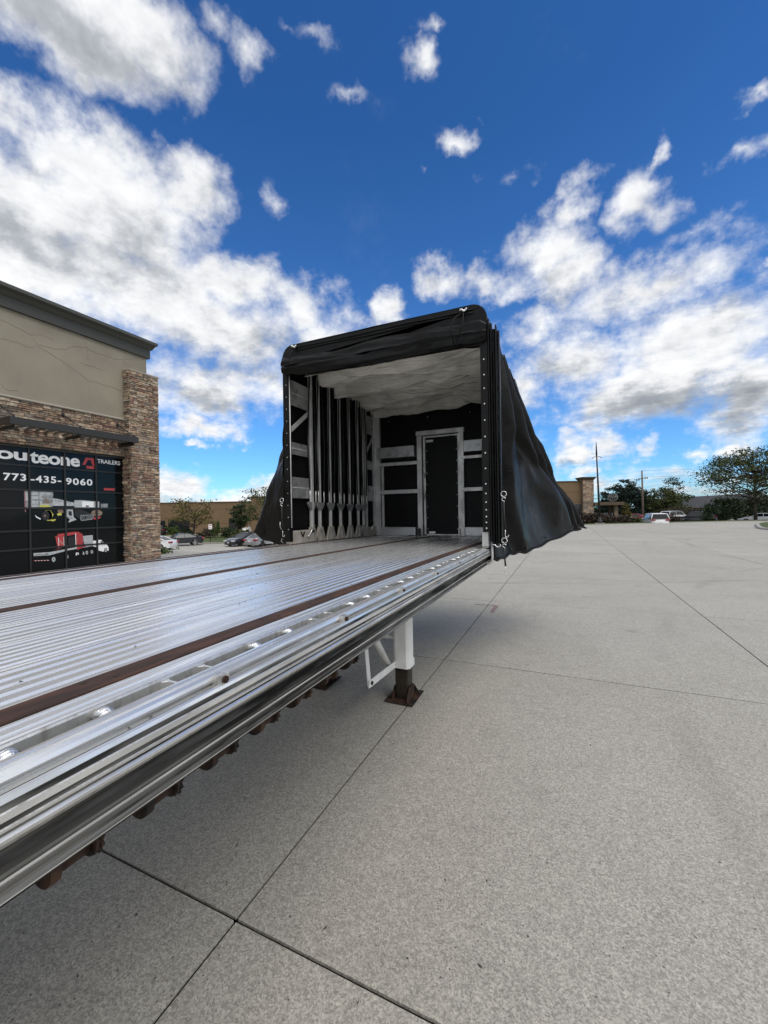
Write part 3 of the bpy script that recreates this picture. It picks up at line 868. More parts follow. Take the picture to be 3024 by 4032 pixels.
lt_.box(-2.27, -2.14, BY - .03, BY - .014, 3.16, 3.20); lt_.box(-2.24, -2.12, BY - .03, BY - .014, zb + .04, zb + .075); part('latch', lt_, M['frame'], dr)
rv = MB()
for k in range(9):
    for x in (-2.262, -1.718): rv.cyl((x, BY - .016, zb + .12 + k * .2), (x, BY - .012, zb + .12 + k * .2), .006, 6)
tag(part('rivet', rv, M['rivet'], dr), kind='stuff')
rv = MB()
for k in range(6):
    for z in (3.62, 3.80):
        if (k + (z > 3.7)) % 2: continue
        x = -3.0 + k * .38; rv.cyl((x, BY - .0, z), (x, BY + .012, z), .008, 6)
tag(part('rivet', rv, M['rivet'], TR), kind='stuff')
fr_box('cross_bar', -3.20, -2.41, 2.775, 2.835, BY - .085, BY - .06)
fr_box('cross_bar', -3.225, -2.385, 2.255, 2.325, BY - .085, BY - .06)
fr_box('cross_bar', -1.63, -.82, 2.815, 2.865, BY - .085, BY - .06)
fr_box('cross_bar', -1.635, -.82, 2.255, 2.32, BY - .085, BY - .06)
fr_box('storage_tray', -3.185, -2.465, 2.915, 3.11, BY - .14, BY + .0, M['kick'])
fr_box('storage_tray', -1.57, -.83, 2.93, 3.12, BY - .12, BY + .0, M['kick'])
fr_box('kick_plate', -3.17, -2.47, zb + .005, zb + .155, BY - .10, BY + .0, M['kick'], .006)
fr_box('kick_plate', -1.575, -.82, zb + .005, zb + .155, BY - .09, BY + .0, M['kick'], .006)
fr_box('door_stop', -2.44, -2.38, zb, zb + .13, BY - .13, BY - .062, M['blacksteel'])
fr_box('door_stop', -1.68, -1.66, zb, zb + .13, BY - .13, BY - .062, M['frame'])

# ================================================================== sliding tarp cover (frame, bows and tarp retracted to the front)
CV = thing('sliding_tarp_cover', 'black sliding tarp cover bunched at the front end of the flatbed trailer', 'tarp cover', (-2.03, 4.3, DZ))


def cvbox(nm, x0, x1, y0, y1, z0, z1, mat, bev=.003, parent=None):
    return part(nm, MB().box(x0, x1, y0, y1, z0, z1), mat, CV if parent is None else parent, bevel=bev)


def side_frame(X, s, ya, yb, full=True):
    """welded end frame on one side. s = +1 when it stands at the left, facing right"""
    y0, y1 = min(ya, yb), max(ya, yb)
    zb0 = DZ + cz((y0 + y1) / 2)
    cvbox('frame_post', X - .02, X + .02, y0, y0 + .035, zb0 + .17, 3.9, M['frame'])
    cvbox('frame_post', X - .025, X + .025, y1 - .035, y1 + .01, zb0 + .17, 3.9, M['frame'])
    for z0, z1 in ((3.36, 3.69), (2.71, 2.87), (2.13, 2.41)):
        p_ = cvbox('frame_plate', X - .012, X + .006, y0 + .036, y1 - .036, z0, z1, M['kick'])
        part('plate_rib', MB().box(X - .016, X + .013, y0 + .036, y1 - .036, (z0 + z1) / 2 - .008, (z0 + z1) / 2 + .008), M['frame'], p_, bevel=.003)
    a, b = (y0 + .04, 3.0), (y1 - .04, 3.33)
    part('frame_diagonal', MB().prism([(a[0], a[1] - .02), (a[0], a[1] + .05), (b[0], b[1] + .05), (b[0], b[1] - .02)], 'x', X - .010, X + .010), M['frame'], CV, bevel=.003)
    return cvbox('base_plate', X - .03, X + .03, y0 - .04, y1 + .03, zb0 + .002, zb0 + .17, M['plate'], .006)


LX, RX = -3.285, -.775
bpl = side_frame(LX, 1, 4.33, 4.85)
mb = MB(); yv, zv = 4.57, 1.64
mb.prism([(yv - .055, zv + .035), (yv - .025, zv + .035), (yv, zv - .012), (yv + .025, zv + .035), (yv + .055, zv + .035), (yv + .012, zv - .035), (yv - .012, zv - .035)], 'x', LX + .031, LX + .034)
part('chevron_emblem', mb, M['trim'], bpl)
mb = MB().tube([(LX + .05, 4.68, 1.61), (LX + .06, 4.82, 1.76)], .010, 8); mb.tube([(LX + .03, 4.685, 1.61), (LX + .06, 4.685, 1.61)], .016, 8)
part('lever', mb, M['hook'], bpl)
bpl2 = side_frame(LX, 1, 6.56, 6.93)
mb = MB().tube([(LX + .05, 6.66, 1.60), (LX + .06, 6.76, 1.74)], .010, 8); part('lever', mb, M['hook'], bpl2)
side_frame(RX, -1, 4.36, 4.85); side_frame(RX, -1, 6.56, 6.93)
BOWS = [5.045, 5.34, 5.645, 5.955, 6.255, 6.455]


def bow(y, X, s):
    zb0 = DZ + cz(y)
    post = part('bow_post', MB().box(X - .02, X + .016, y - .020, y + .020, zb0 + .2, 3.92).box(X + (.016 if s > 0 else -.022), X + (.022 if s > 0 else -.02), y - .006, y + .006, zb0 + .2, 3.92), M['frame'], CV, bevel=.003)
    part('base_bracket', MB().prism([(y - .135, zb0 + .002), (y + .135, zb0 + .002), (y + .055, zb0 + .205), (y - .055, zb0 + .205)], 'x', X - .012, X + .018), M['plate'], post, bevel=.004)
    part('bracket_rib', MB().box(X + s * .018, X + s * .034, y - .012, y + .012, zb0 + .01, zb0 + .13).box(X + s * .018, X + s * .030, y - .03, y + .03, zb0 + .12, zb0 + .17), M['kick'], post, bevel=.003)
    part('spring_ear', MB().prism([(y - .095, zb0 + .56), (y + .095, zb0 + .56), (y + .095, zb0 + .53), (y + .035, zb0 + .45), (y - .035, zb0 + .45), (y - .095, zb0 + .53)], 'x', X - .01, X + .024), M['kick'], post, bevel=.003)
    for e_ in (-1, 1):
        top = rnd.uniform(.02, .12)
        part('spring_rod', MB().tube([(X + s * .03, y + e_ * .07, zb0 + .72), (X + s * .03, y + e_ * (.07 + top * .4), 2.9), (X + s * .03, y + e_ * (.06 - top * .2), 3.85)], .009, 8), M['rod'], post)
        part('rod_end', MB().tube([(X + s * .03, y + e_ * .072, zb0 + .56), (X + s * .03, y + e_ * .071, zb0 + .735)], .0085, 8), M['rivet'], post)


for y in BOWS: bow(y, LX, 1); bow(y, RX, -1)
bow(4.83, LX, 1)

# tarp side walls: pleats hung from the roof edge, flaring outwards at the hem (columns run top to hem)
ZT = 4.02
R_ = [
    [(-.70, 4.38, 3.85), (-.695, 4.38, 3.3), (-.69, 4.38, 2.75), (-.69, 4.38, 2.3), (-.70, 4.38, 1.85), (-.712, 4.38, 1.40)],
    [(-.66, 4.45, 3.83), (-.655, 4.45, 3.22), (-.65, 4.45, 2.78), (-.65, 4.45, 2.34), (-.655, 4.45, 1.9), (-.64, 4.45, 1.40)],
    [(-.78, 4.98, 3.96), (-.78, 4.98, 3.3), (-.77, 5.0, 2.75), (-.76, 5.02, 2.3), (-.74, 5.06, 1.85), (-.60, 5.12, 1.39)],
    [(-.70, 5.08, 3.96), (-.52, 5.1, 3.2), (-.51, 5.12, 2.72), (-.51, 5.15, 2.23), (-.52, 5.2, 1.79), (-.44, 5.3, 1.40)],
    [(-.74, 5.49, 3.96), (-.73, 5.52, 3.22), (-.62, 5.62, 2.80), (-.46, 5.64, 2.33), (-.38, 5.74, 1.90), (-.22, 5.92, 1.48)],
    [(-.70, 5.56, 3.97), (-.49, 5.65, 3.16), (-.32, 5.8, 2.62), (-.21, 6.0, 2.4), (-.02, 6.3, 2.02), (.10, 6.6, 1.60)],
    [(-.75, 6.08, 3.97), (-.71, 6.18, 3.25), (-.60, 6.30, 2.75), (-.48, 6.42, 2.36), (-.28, 6.55, 2.0), (-.10, 6.72, 1.60)],
    [(-.70, 6.15, 3.97), (-.46, 6.3, 3.35), (-.29, 6.45, 2.8), (-.17, 6.6, 2.39), (.07, 6.75, 2.04), (.21, 6.9, 1.60)],
    [(-.75, 6.58, 3.97), (-.67, 6.68, 3.3), (-.54, 6.77, 2.78), (-.42, 6.86, 2.34), (-.22, 6.95, 1.99), (-.03, 7.05, 1.63)],
    [(-.69, 6.65, 3.97), (-.43, 6.8, 3.26), (-.27, 6.9, 2.81), (-.11, 7.0, 2.33), (.14, 7.1, 1.99), (.29, 7.2, 1.62)],
    [(-.68, 7.0, 3.9), (-.62, 7.1, 3.2), (-.52, 7.2, 2.7), (-.42, 7.3, 2.3), (-.26, 7.35, 1.95), (-.10, 7.4, 1.66)],
    [(-.80, 7.2, 3.9), (-.80, 7.2, 3.2), (-.80, 7.2, 2.7), (-.80, 7.2, 2.3), (-.80, 7.2, 1.95), (-.80, 7.2, 1.66)]]


def cat(p0, p1, p2, p3, t):
    return .5 * ((2 * p1) + (p2 - p0) * t + (2 * p0 - 5 * p1 + 4 * p2 - p3) * t * t + (3 * p1 - p0 - 3 * p2 + p3) * t ** 3)


def tarp_surface(cols, sharp=.45, seed=0.0, amp=.008):
    A = np.array(cols)                       # columns x rows x 3
    nc, nr = A.shape[:2]

    def rowpt(c, v):
        f = v * (nr - 1); i = min(int(f), nr - 2); t = f - i
        g = lambda k: A[c, max(0, min(nr - 1, k))]
        return cat(g(i - 1), g(i), g(i + 1), g(i + 2), t)

    def fn(u, v):
        f = u * (nc - 1); i = min(int(f), nc - 2); t = f - i
        g = lambda k: rowpt(max(0, min(nc - 1, k)), v)
        lin = g(i) * (1 - t) + g(i + 1) * t
        sm = cat(g(i - 1), g(i), g(i + 1), g(i + 2), t)
        p = lin * sharp + sm * (1 - sharp)
        nz = mn.fractal(Vector((p[1] * 2.2 + seed, p[2] * 1.1, p[0] * 2)), .8, 2.1, 4)
        k = math.sin(v * PI) ** .5
        nz2 = mn.noise(Vector((p[1] * 7 + seed, p[2] * 1.3, 3.3)))
        cre = abs(mn.noise(Vector((u * 15 + seed + v * 1.5, v * 1.1, 7.7)))) ; cre2 = abs(mn.noise(Vector((u * 7 - v * 3.2, v * 2.3, seed))))
        p = p + np.array([nz * amp * 1.6 + nz2 * amp - (cre - .16) * .105 - (cre2 - .16) * .075, nz2 * amp, 0]) * k
        if v > .97: p = p + np.array([0, 0, .010 * math.sin(u * 90)])
        return p
    return fn


part('tarp_wall', MB().grid(tarp_surface(R_), 110, 60), M['tarp'], CV, solid=.004)
hm = MB(); f_ = tarp_surface(R_)
hm.tube([tuple(f_(u / 110, 1.0) + np.array([0.004, 0, .006])) for u in range(0, 106)], .014, 6); part('hem_cord', hm, M['trim'], CV)
hm = MB()
for k in range(9):
    p = f_(.18 + k * .09, .975); hm.cyl((p[0] + .004, p[1] - .01, p[2] + .03), (p[0] + .014, p[1] - .015, p[2] + .03), .013, 8)
tag(part('hem_rivet', hm, M['blacksteel'], CV), kind='stuff')
L_ = []
for c in R_:
    col = []
    for j, (x, y, z) in enumerate(c):
        col.append((-2 * 2.03 - x - .01, y + .02 * math.sin(y * 3 + j), z - .0))
    L_.append(col)
# the left wall swings out as one flat sheet next to the rear post
L_[1] = [(-3.36, 4.45, 3.8), (-3.37, 4.45, 3.2), (-3.42, 4.5, 2.78), (-3.46, 4.55, 2.34), (-3.50, 4.58, 1.9), (-3.52, 4.6, 1.47)]
L_[2] = [(-3.38, 4.75, 3.8), (-3.44, 4.75, 3.3), (-3.66, 4.8, 2.85), (-3.90, 4.85, 2.4), (-4.06, 4.88, 1.98), (-4.20, 4.9, 1.53)]
L_[3] = [(-3.37, 5.05, 3.8), (-3.60, 5.1, 3.3), (-4.0, 5.15, 2.86), (-4.24, 5.18, 2.4), (-4.44, 5.2, 2.0), (-4.64, 5.2, 1.66)]
part('tarp_wall', MB().grid(tarp_surface(L_, seed=9.0), 100, 50), M['tarp'], CV, solid=.004)
hm = MB(); f_ = tarp_surface(L_, seed=9.0)
hm.tube([tuple(f_(u / 100, 1.0) + np.array([0, 0, .006])) for u in range(0, 100)], .012, 6); part('hem_cord', hm, M['trim'], CV)
hm = MB(); hm.tube([tuple(f_(.273, v) + np.array([-.004, 0, 0])) for v in np.linspace(.40, 1, 14)], .0045, 5)
part('sheet_edge', hm, M['seam'], CV)


# inner curtain between the bows, hanging in vertical folds
def curtain(X, s, off=.105, am=.035):
    def fn(u, v):
        y = 4.90 + u * 2.05; z = DZ + cz(y) + .02 + v * 2.42
        ph = y * 20 + 1.2 * math.sin(z * 1.3 + y * 2)
        return (X - s * (off + am * math.sin(ph) + am * mn.noise(Vector((y * 3, z * .8, X)))), y + .02 * math.sin(z * 2), z)
    return MB().grid(fn, 120, 24)


part('inner_curtain', curtain(LX, 1), M['tarpin'], CV); part('inner_curtain', curtain(RX, -1, .030, .008), M['tarpmatt'], CV)
cvbox('end_curtain', LX - .06, LX - .05, 4.33, 4.86, 1.72, 3.9, M['tarpmatt'], 0)
cvbox('end_curtain', RX + .05, RX + .06, 4.4, 4.9, 1.6, 3.9, M['tarpmatt'], 0)
cvbox('end_curtain', LX - .06, LX - .05, 6.5, 6.97, 1.6, 3.9, M['tarpmatt'], 0)

cvbox('roof_side', LX - .055, LX - .045, 4.34, 7.1, 3.55, 4.04, M['tarpmatt'], 0)
# roof sheet and its white lining, gathered in cross folds


def liner(u, v):
    y = 4.46 + 2.46 * v
    x = -3.10 + 2.30 * u
    xl = .10 * mn.noise(Vector((v * 9, 0, 1))) * (1 - u) - .22 * smooth01(v * 1.4) * (1 - u)
    ph = v * 8.5 + .40 * mn.noise(Vector((x * 1.3, v * 3, .7))) + .18 * (u - .5)
    t = ph % 1.0
    fold = math.sin(PI * t)
    drop = (.17 + .16 * ((int(ph) * .618) % 1) + .05 * mn.noise(Vector((int(ph) * 5.1, x * 1.1, 3)))) * fold * (.75 + .35 * mn.noise(Vector((int(ph) * 3.7, x * .9, 2))))
    z = 3.98 - drop + .085 * abs(mn.noise(Vector((x * .9 + v * 3, v * 27 - x * 1.1, 4)))) - .075 * abs(mn.noise(Vector((x * 1.5 - v * 4, v * 19 + x * 1.6, 14)))) + .012 * mn.noise(Vector((x * 8, v * 30, 9)))
    z -= .07 * math.sin(PI * u) * (1 - v) * .6
    if v < .08: z = z * (v / .08) + 3.72 * (1 - v / .08)
    xs_ = x + xl + (.05 * fold * (1 - u) * -1)
    return (xs_, y + .03 * fold, z)


part('roof_lining', MB().grid(liner, 70, 260), M['liner'], CV, solid=.003)
part('lining_end_bar', MB().tube([(-3.1, 6.93, 3.80), (-.85, 6.93, 3.86)], .02, 10), M['liner'], CV)


def roof(u, v):
    y = 4.30 + v * 2.95; x = -3.33 + u * 2.62
    e_ = min(u, 1 - u) * 2.62
    z = ZT + .035 + .03 * math.sin(v * 52) * (1 - .3 * math.cos(u * 6)) * min(1, min(u, 1 - u) * 12) - .14 * (1 - smooth01(e_ / .18))
    return (x, y, z + .012 * mn.noise(Vector((x * 3, y * 3, 0))))


part('roof_tarp', MB().grid(roof, 40, 120), M['tarp'], CV, solid=.004)

# rear hoop: rounded header and edge bands with rivets
CR_ = .16
hoop_o = [(-3.315, 1.56), (-3.315, 4.085 - CR_)] + [(-3.315 + CR_ - CR_ * math.cos(a), 4.085 - CR_ + CR_ * math.sin(a)) for a in np.linspace(0, PI / 2, 7)[1:]] + \
         [(-.71 - CR_ + CR_ * math.sin(a), 4.085 - CR_ + CR_ * math.cos(a)) for a in np.linspace(0, PI / 2, 7)] + [(-.71, 1.70)]
hoop_i = [(-3.240, 1.56), (-3.240, 3.84), (-3.21, 3.87), (-.82, 3.87), (-.785, 3.84), (-.785, 1.70)]
mb = MB().prism(hoop_o[:10] + [(-2.0, 4.085), (-2.0, 3.87)] + [hoop_i[2], hoop_i[1], hoop_i[0]], 'y', 4.27, 4.335)
mb2 = MB().prism([(-2.0, 4.085)] + hoop_o[9:] + hoop_i[::-1][:4] + [(-2.0, 3.87)], 'y', 4.27, 4.335)
mb.add(mb2.v, mb2.f)
hoop = part('rear_hoop', mb, M['tarp'], CV, bevel=.012)
rv = MB()
for z in (3.49, 3.33, 3.19, 3.03, 2.86, 2.69, 2.52, 2.36, 2.20, 2.10, 2.01, 1.93, 1.86, 1.80, 1.74):
    rv.tube([(-.748, 4.272, z), (-.748, 4.262, z)], [.010, .006], 10)
for z in np.arange(1.72, 3.6, .155): rv.tube([(-3.262, 4.272, z), (-3.262, 4.264, z)], [.006, .004], 8)
tag(part('rivet', rv, M['rivet'], hoop), kind='stuff')
mb = MB().tube([(-3.232, 4.30, 1.74), (-3.232, 4.30, 3.72)], .008, 6); part('edge_tube', mb, M['frame'], CV)
# top seam lines
for z, y in ((4.028, 4.262), (3.995, 4.258)):
    mb = MB().tube([(x, y + .004 * math.sin(x * 9), z + .004 * math.sin(x * 5 + z * 40)) for x in np.linspace(-3.1, -.85, 40)], .006, 6)
    part('seam', mb, M['tarp'], hoop)


# rolled rear curtain tied under the header
def roll(u, v):
    x = -3.30 + 2.585 * u; a = v * 2 * PI
    pinch = 1 - .20 * math.exp(-((x + 3.17) / .07) ** 2) - .16 * math.exp(-((x + .99) / .06) ** 2)
    zc = 3.815 - .045 * u - .014 * math.sin(u * 7)
    rz = (.108 + .016 * mn.noise(Vector((x * 1.6, 0, 0)))) * pinch
    ry = (.045 + .012 * mn.noise(Vector((x * 2.2, 5, 0)))) * pinch
    sag = .5 + .5 * math.sin(x * 3.1 + 1)
    w = mn.noise(Vector((x * 1.4, a * 1.5, 2.0))) * .030 + abs(mn.noise(Vector((x * .8, a * 3.2, 8.0)))) * .035 + mn.noise(Vector((x * 6, a * 2, 4))) * .010
    end = min(1.0, .7 + min(u, 1 - u) * 14)
    return (x, 4.262 - (ry + w) * math.cos(a) * end, zc + (rz + w) * math.sin(a) * end - .02 * sag * (1 - math.sin(a)))


part('rolled_curtain', MB().grid(roll, 150, 40), M['tarp'], CV)
for xx, zz in ((-3.12, 4.04), (-.955, 4.03)):
    mb = MB().tube([(xx, 4.262, zz), (xx - .07, 4.14, zz - .12), (xx - .10, 4.12, zz - .24), (xx - .08, 4.16, zz - .37)], .006, 6)
    mb.tube([(xx, 4.262, zz), (xx + .03, 4.14, zz - .12), (xx + .01, 4.13, zz - .24), (xx - .05, 4.15, zz - .36)], .006, 6)
    rp = part('tie_rope', mb, M['trim'], CV)
    mb = MB(); 
    for k in range(8):
        a = k * .8; mb.tube([(xx - .03 + .012 * k * .6, 4.245, zz + .012 * math.sin(a)), (xx - .015 + .009 * k, 4.235, zz + .016 * math.cos(a))], .010, 6)
    part('buckle', mb, M['hook'], rp)

# folded edge flaps beside the right hand rear post
for i, (x0, x1, y0, y1, z0, z1) in enumerate(((-.708, -.690, 4.26, 4.36, 1.60, 3.90), (-.687, -.668, 4.28, 4.37, 1.58, 3.86), (-.664, -.640, 4.30, 4.37, 1.57, 3.80), (-.636, -.622, 4.27, 4.38, 1.585, 3.83), (-.618, -.596, 4.31, 4.375, 1.57, 3.78))):
    def flap(u, v, x0=x0, x1=x1, y0=y0, y1=y1, z0=z0, z1=z1):
        a = u * 2 * PI; z = z0 + (z1 - z0) * v
        sx = abs(math.cos(a)) ** .6 * (1 if math.cos(a) > 0 else -1); sy = abs(math.sin(a)) ** .6 * (1 if math.sin(a) > 0 else -1)
        return ((x0 + x1) / 2 + (x1 - x0) / 2 * sx + .003 * mn.noise(Vector((x0 * 50, 0, z * 2))), (y0 + y1) / 2 + (y1 - y0) / 2 * sy, z)
    part('edge_flap', MB().grid(flap, 14, 30), M['tarp'] if i % 2 == 0 else M['trim'], CV)
# J shaped foot of the rear frame wrapping the rail
mb = MB().tube([(-.712, 4.36, 1.60), (-.708, 4.36, 1.43), (-.715, 4.36, 1.385), (-.745, 4.36, 1.362), (-.80, 4.36, 1.362)], .013, 8)
part('rail_hook', mb, M['frame'], CV)
cvbox('foot_plate', -.80, -.735, 4.30, 4.42, 1.548, 1.70, M['frame'])
# dark panel behind the post bottom
mb = MB(); mb.box(-.80, -.735, 4.6, 6.9, 1.37, 1.50); part('track_cover', mb, M['trim'], CV)


def ring_pts(c, r, n=14, ax='x', a0=0, a1=2 * PI):
    out = []
    for i in range(n + 1):
        a = a0 + (a1 - a0) * i / n
        out.append((c[0] + (r * math.cos(a) if ax == 'y' else 0), c[1] + (r * math.cos(a) if ax == 'x' else 0), c[2] + r * math.sin(a)))
    return out


def bungee(loc, length, label, swing=0.0, grp='bungee cords hanging from the tarp cover'):
    x, y, z = loc
    t = thing('bungee_cord', label, 'bungee cord', loc, 0, grp)
    part('ring', MB().tube(ring_pts((x, y, z - .03), .027, 18, 'y'), .0038, 6), M['hook'], t)
    h1 = MB().tube(ring_pts((x, y - .004, z - .085), .018, 10, 'y', PI * .1, PI * 1.2) + [(x + .004, y - .004, z - .10), (x, y - .004, z - .13)], .0035, 6); part('hook', h1, M['hook'], t)
    xe = x + swing
    cd = MB().tube([(x, y - .004, z - .12), (x + swing * .5 - .004, y - .004, z - .12 - length * .5), (xe, y - .004, z - .12 - length)], [.008, .007, .010], 8)
    part('cord', cd, M['rubber'], t)
    zz = z - .12 - length
    h2 = MB().tube([(xe, y - .004, zz), (xe - .002, y - .004, zz - .05)] + ring_pts((xe + .014, y - .004, zz - .065), .016, 8, 'y', PI, 2.1 * PI), .0035, 6)
    part('hook', h2, M['hook'], t)
    return t


bungee((-.572, 4.28, 2.12), .27, 'upper bungee cord hooked to the black tarp edge right of the riveted post', .012)
bungee((-.572, 4.28, 1.645), .17, 'lower bungee cord dangling below the tarp hem at the right rear post', .008)
bungee((-3.345, 4.25, 2.13), .30, 'bungee cord hanging on the left rear post of the tarp cover', .01)
mb = MB(); mb.tube([(-3.37, 4.24, 1.82), (-3.372, 4.24, 1.76), (-3.35, 4.24, 1.72)], .003, 6)
mb.tube([(-3.34, 4.24, 1.60), (-3.36, 4.24, 1.57), (-3.33, 4.24, 1.55)], .003, 6)
part('tarp_hook', mb, M['hook'], CV)
mb = MB().tube([(-.70, 4.25, 1.575), (-.66, 4.25, 1.57), (-.645, 4.25, 1.55), (-.615, 4.25, 1.552), (-.605, 4.25, 1.575)], .0045, 6); part('tarp_hook', mb, M['hook'], CV)

# ================================================================== shop building at the left
WX = -16.5
SB = thing('shop_building', 'tan stucco shop with ledgestone pillar, dark cornice and black glass overhead door', 'building', (-16.5, 8, 0))
mb = MB()
mb.box(-34, WX, -14, 11.90, 4.30, 8.9); mb.box(-34, WX, -14, 5.2, 0, 4.302); mb.box(-34, WX - .3, 10.90, 11.90, 0, 4.303)
wl = part('wall', mb, M['stucco'], SB)
crk = [[(0, 490), (120, 545), (290, 640), (360, 740), (500, 830), (640, 925), (820, 1060), (930, 1085), (1070, 1130), (1150, 1165)],
       [(0, 665), (160, 705), (250, 745), (350, 748)], [(370, 725), (450, 755), (530, 770), (620, 765), (690, 745), (800, 755), (870, 795), (980, 830), (1100, 870), (1200, 860), (1320, 850)],
       [(795, 705), (815, 770), (825, 900)], [(820, 1070), (828, 1160), (840, 1250)], [(740, 890), (860, 930), (990, 975)],
       [(0, 1075), (60, 1145), (200, 1160)], [(290, 640), (380, 630), (530, 700)], [(1150, 870), (1170, 930)]]
mb = MB()
for c in crk:
    pts = []
    for i in range(len(c) - 1):
        for q_ in range(4):
            t_ = q_ / 4; pts.append(at((c[i][0] * (1 - t_) + c[i + 1][0] * t_) / 2.37, 1050 + (c[i][1] * (1 - t_) + c[i + 1][1] * t_ + rnd.uniform(-5, 5)) / 2.37, X=WX + .004))
    mb.tube(pts, .007, 4)
part('crack_repair', mb, M['crack'], wl)
# plain body of the stone facing, stones stand proud of it
mb = MB(); mb.box(WX - .002, WX + .03, -6, 10.88, 4.33, 5.83); mb.box(WX - .002, WX + .03, -6, 5.2, 0, 4.33)
part('facing_bed', mb, M['mortar'], SB)
PXF = -16.09
mb = MB(); mb.box(WX - .2, PXF - .02, 10.885, 12.12, 0, 7.86); part('pillar_core', mb, M['mortar'], SB)
mb = MB().prism([(WX - .06, 7.86), (PXF + .02, 7.86), (PXF + .03, 7.93), (WX - .06, 7.96)], 'y', 10.84, 12.17); part('pillar_cap', mb, M['ledge'], SB, bevel=.01)

# every stone of the facing
stone_meshes = []
for k in range(18):
    r_ = random.Random(k); s_ = MB()

    def j(a=.06): return r_.uniform(-a, a)
    # unit stone: x = depth 0..1 (face at 1), y 0..1, z 0..1
    vs = [(0, 0, 0), (0, 1, 0), (0, 1, 1), (0, 0, 1), (.86, j(.02), .02), (.86, 1 + j(.02), .02), (.86, 1 - .01, .98), (.86, .01, .98),
          (1 + j(.2), .05 + j(.02), .14 + j()), (1 + j(.2), .95 + j(.02), .14 + j()), (1 + j(.2), .95 + j(.02), .86 + j()), (1 + j(.2), .05 + j(.02), .86 + j())]
    s_.add(vs, [(0, 3, 2, 1), (0, 1, 5, 4), (1, 2, 6, 5), (2, 3, 7, 6), (3, 0, 4, 7), (4, 5, 9, 8), (5, 6, 10, 9), (6, 7, 11, 10), (7, 4, 8, 11), (8, 9, 10, 11)])
    stone_meshes.append(s_)
sm_cache = {}


def stone_mesh(k, mi):
    if (k, mi) not in sm_cache: sm_cache[(k, mi)] = stone_meshes[k].mesh('stone', SM[mi])
    return sm_cache[(k, mi)]


stones = []   # (kind, origin, size)   kind F = facing +X, S = facing -Y


def rows_fill(face, u0, u1, z0, z1, hmin=.06, hmax=.145):
    z = z0
    while z < z1 - .03:
        h = min(rnd.choice((.07, .085, .10, .12, .14)) * rnd.uniform(.9, 1.1), z1 - z)
        if z1 - z - h < .05: h = z1 - z
        u = u0 - rnd.uniform(0, .25) if face != 'S' else u0
        while u < u1 - .02:
            w = rnd.uniform(.16, .50) * (1.0 if h < .12 else .8)
            a = max(u, u0); b = min(u + w, u1)
            if u1 - b < .08: b = u1
            if b - a > .05:
                if h > .115 and rnd.random() < .45:
                    hh = h * rnd.uniform(.4, .6)
                    stones.append((face, a, b, z, z + hh)); stones.append((face, a, b, z + hh, z + h))
                else: stones.append((face, a, b, z, z + h))
            u = b if b >= u1 else u + w
            u = b
        z += h


rows_fill('F1', 10.865, 12.14, 0.02, 7.86)          # pillar front
rows_fill('S', WX + .03, PXF - .02, 4.4, 7.86)
rows_fill('S', WX - .14, PXF - .02, .02, 4.4)
rows_fill('F0', 5.9, 10.865, 4.36, 5.83)           # band above the door
rows_fill('F0', -6, 5.9, 4.36, 5.83)
stuffmb = MB(); cnt = 0
order = sorted(range(len(stones)), key=lambda i: (stones[i][1] < 5.9 and stones[i][0] == 'F0', stones[i][0] == 'S', -((stones[i][2] - stones[i][1]) * (stones[i][4] - stones[i][3]))))
for idx in order:
    f_, a, b, z0, z1 = stones[idx]
    g_ = .006; a += g_; b -= g_; z0 += g_; z1 -= g_; th = rnd.uniform(.045, .075)
    k = rnd.randrange(18); mi = rnd.choices(range(9), (5, 4.5, 2.6, 5, 2.5, 3, 3.2, 1.2, 3.5))[0]
    if f_[0] == 'F':
        X0 = (PXF - .055 if f_ == 'F1' else WX + .01); loc = (X0, a, z0); sc_ = (th + (.012 if f_ == 'F1' else 0), b - a, z1 - z0); rz = 0
    else:
        loc = (a, 10.905, z0); sc_ = (th, b - a, z1 - z0); rz = -PI / 2
    if cnt < 298:
        o = bpy.data.objects.new('stone', stone_mesh(k, mi)); COL.objects.link(o); o.parent = SB
        o.location = Vector(loc) - WL[SB.name]; o.scale = sc_; o.rotation_euler = (0, 0, rz); cnt += 1
    else:
        c, s_ = math.cos(rz), math.sin(rz); vs = []
        for (x, y, z) in stone_meshes[k].v:
            X, Y, Z = x * sc_[0], y * sc_[1], z * sc_[2]
            vs.append((loc[0] + c * X - s_ * Y, loc[1] + s_ * X + c * Y, loc[2] + Z))
        stuffmb.add(vs, stone_meshes[k].f, mi)
tag(part('stone_facing', stuffmb, SM, SB), kind='stuff')
mb = MB().prism([(WX, 5.83), (WX + .11, 5.83), (WX + .12, 5.87), (WX + .10, 5.90), (WX, 5.93)], 'y', -6, 10.86); part('ledge', mb, M['ledge'], SB, bevel=.006)
# cornice
cp = [(WX - .1, 8.74), (WX + .10, 8.74), (WX + .10, 9.08), (WX + .16, 9.12), (WX + .26, 9.22), (WX + .40, 9.28), (WX + .40, 9.40), (WX - .1, 9.42)]
part('cornice', MB().prism(cp, 'y', -14, 12.02), M['cornice'], SB, bevel=.008)
mb = MB().box(WX + .02, WX + .40, 12.02, 12.17, 9.28, 9.40); mb.prism([(WX + .1, 9.12), (WX + .40, 9.275), (WX + .1, 9.275)], 'y', 12.02, 12.1); part('cornice_end', mb, M['cornice'], SB)
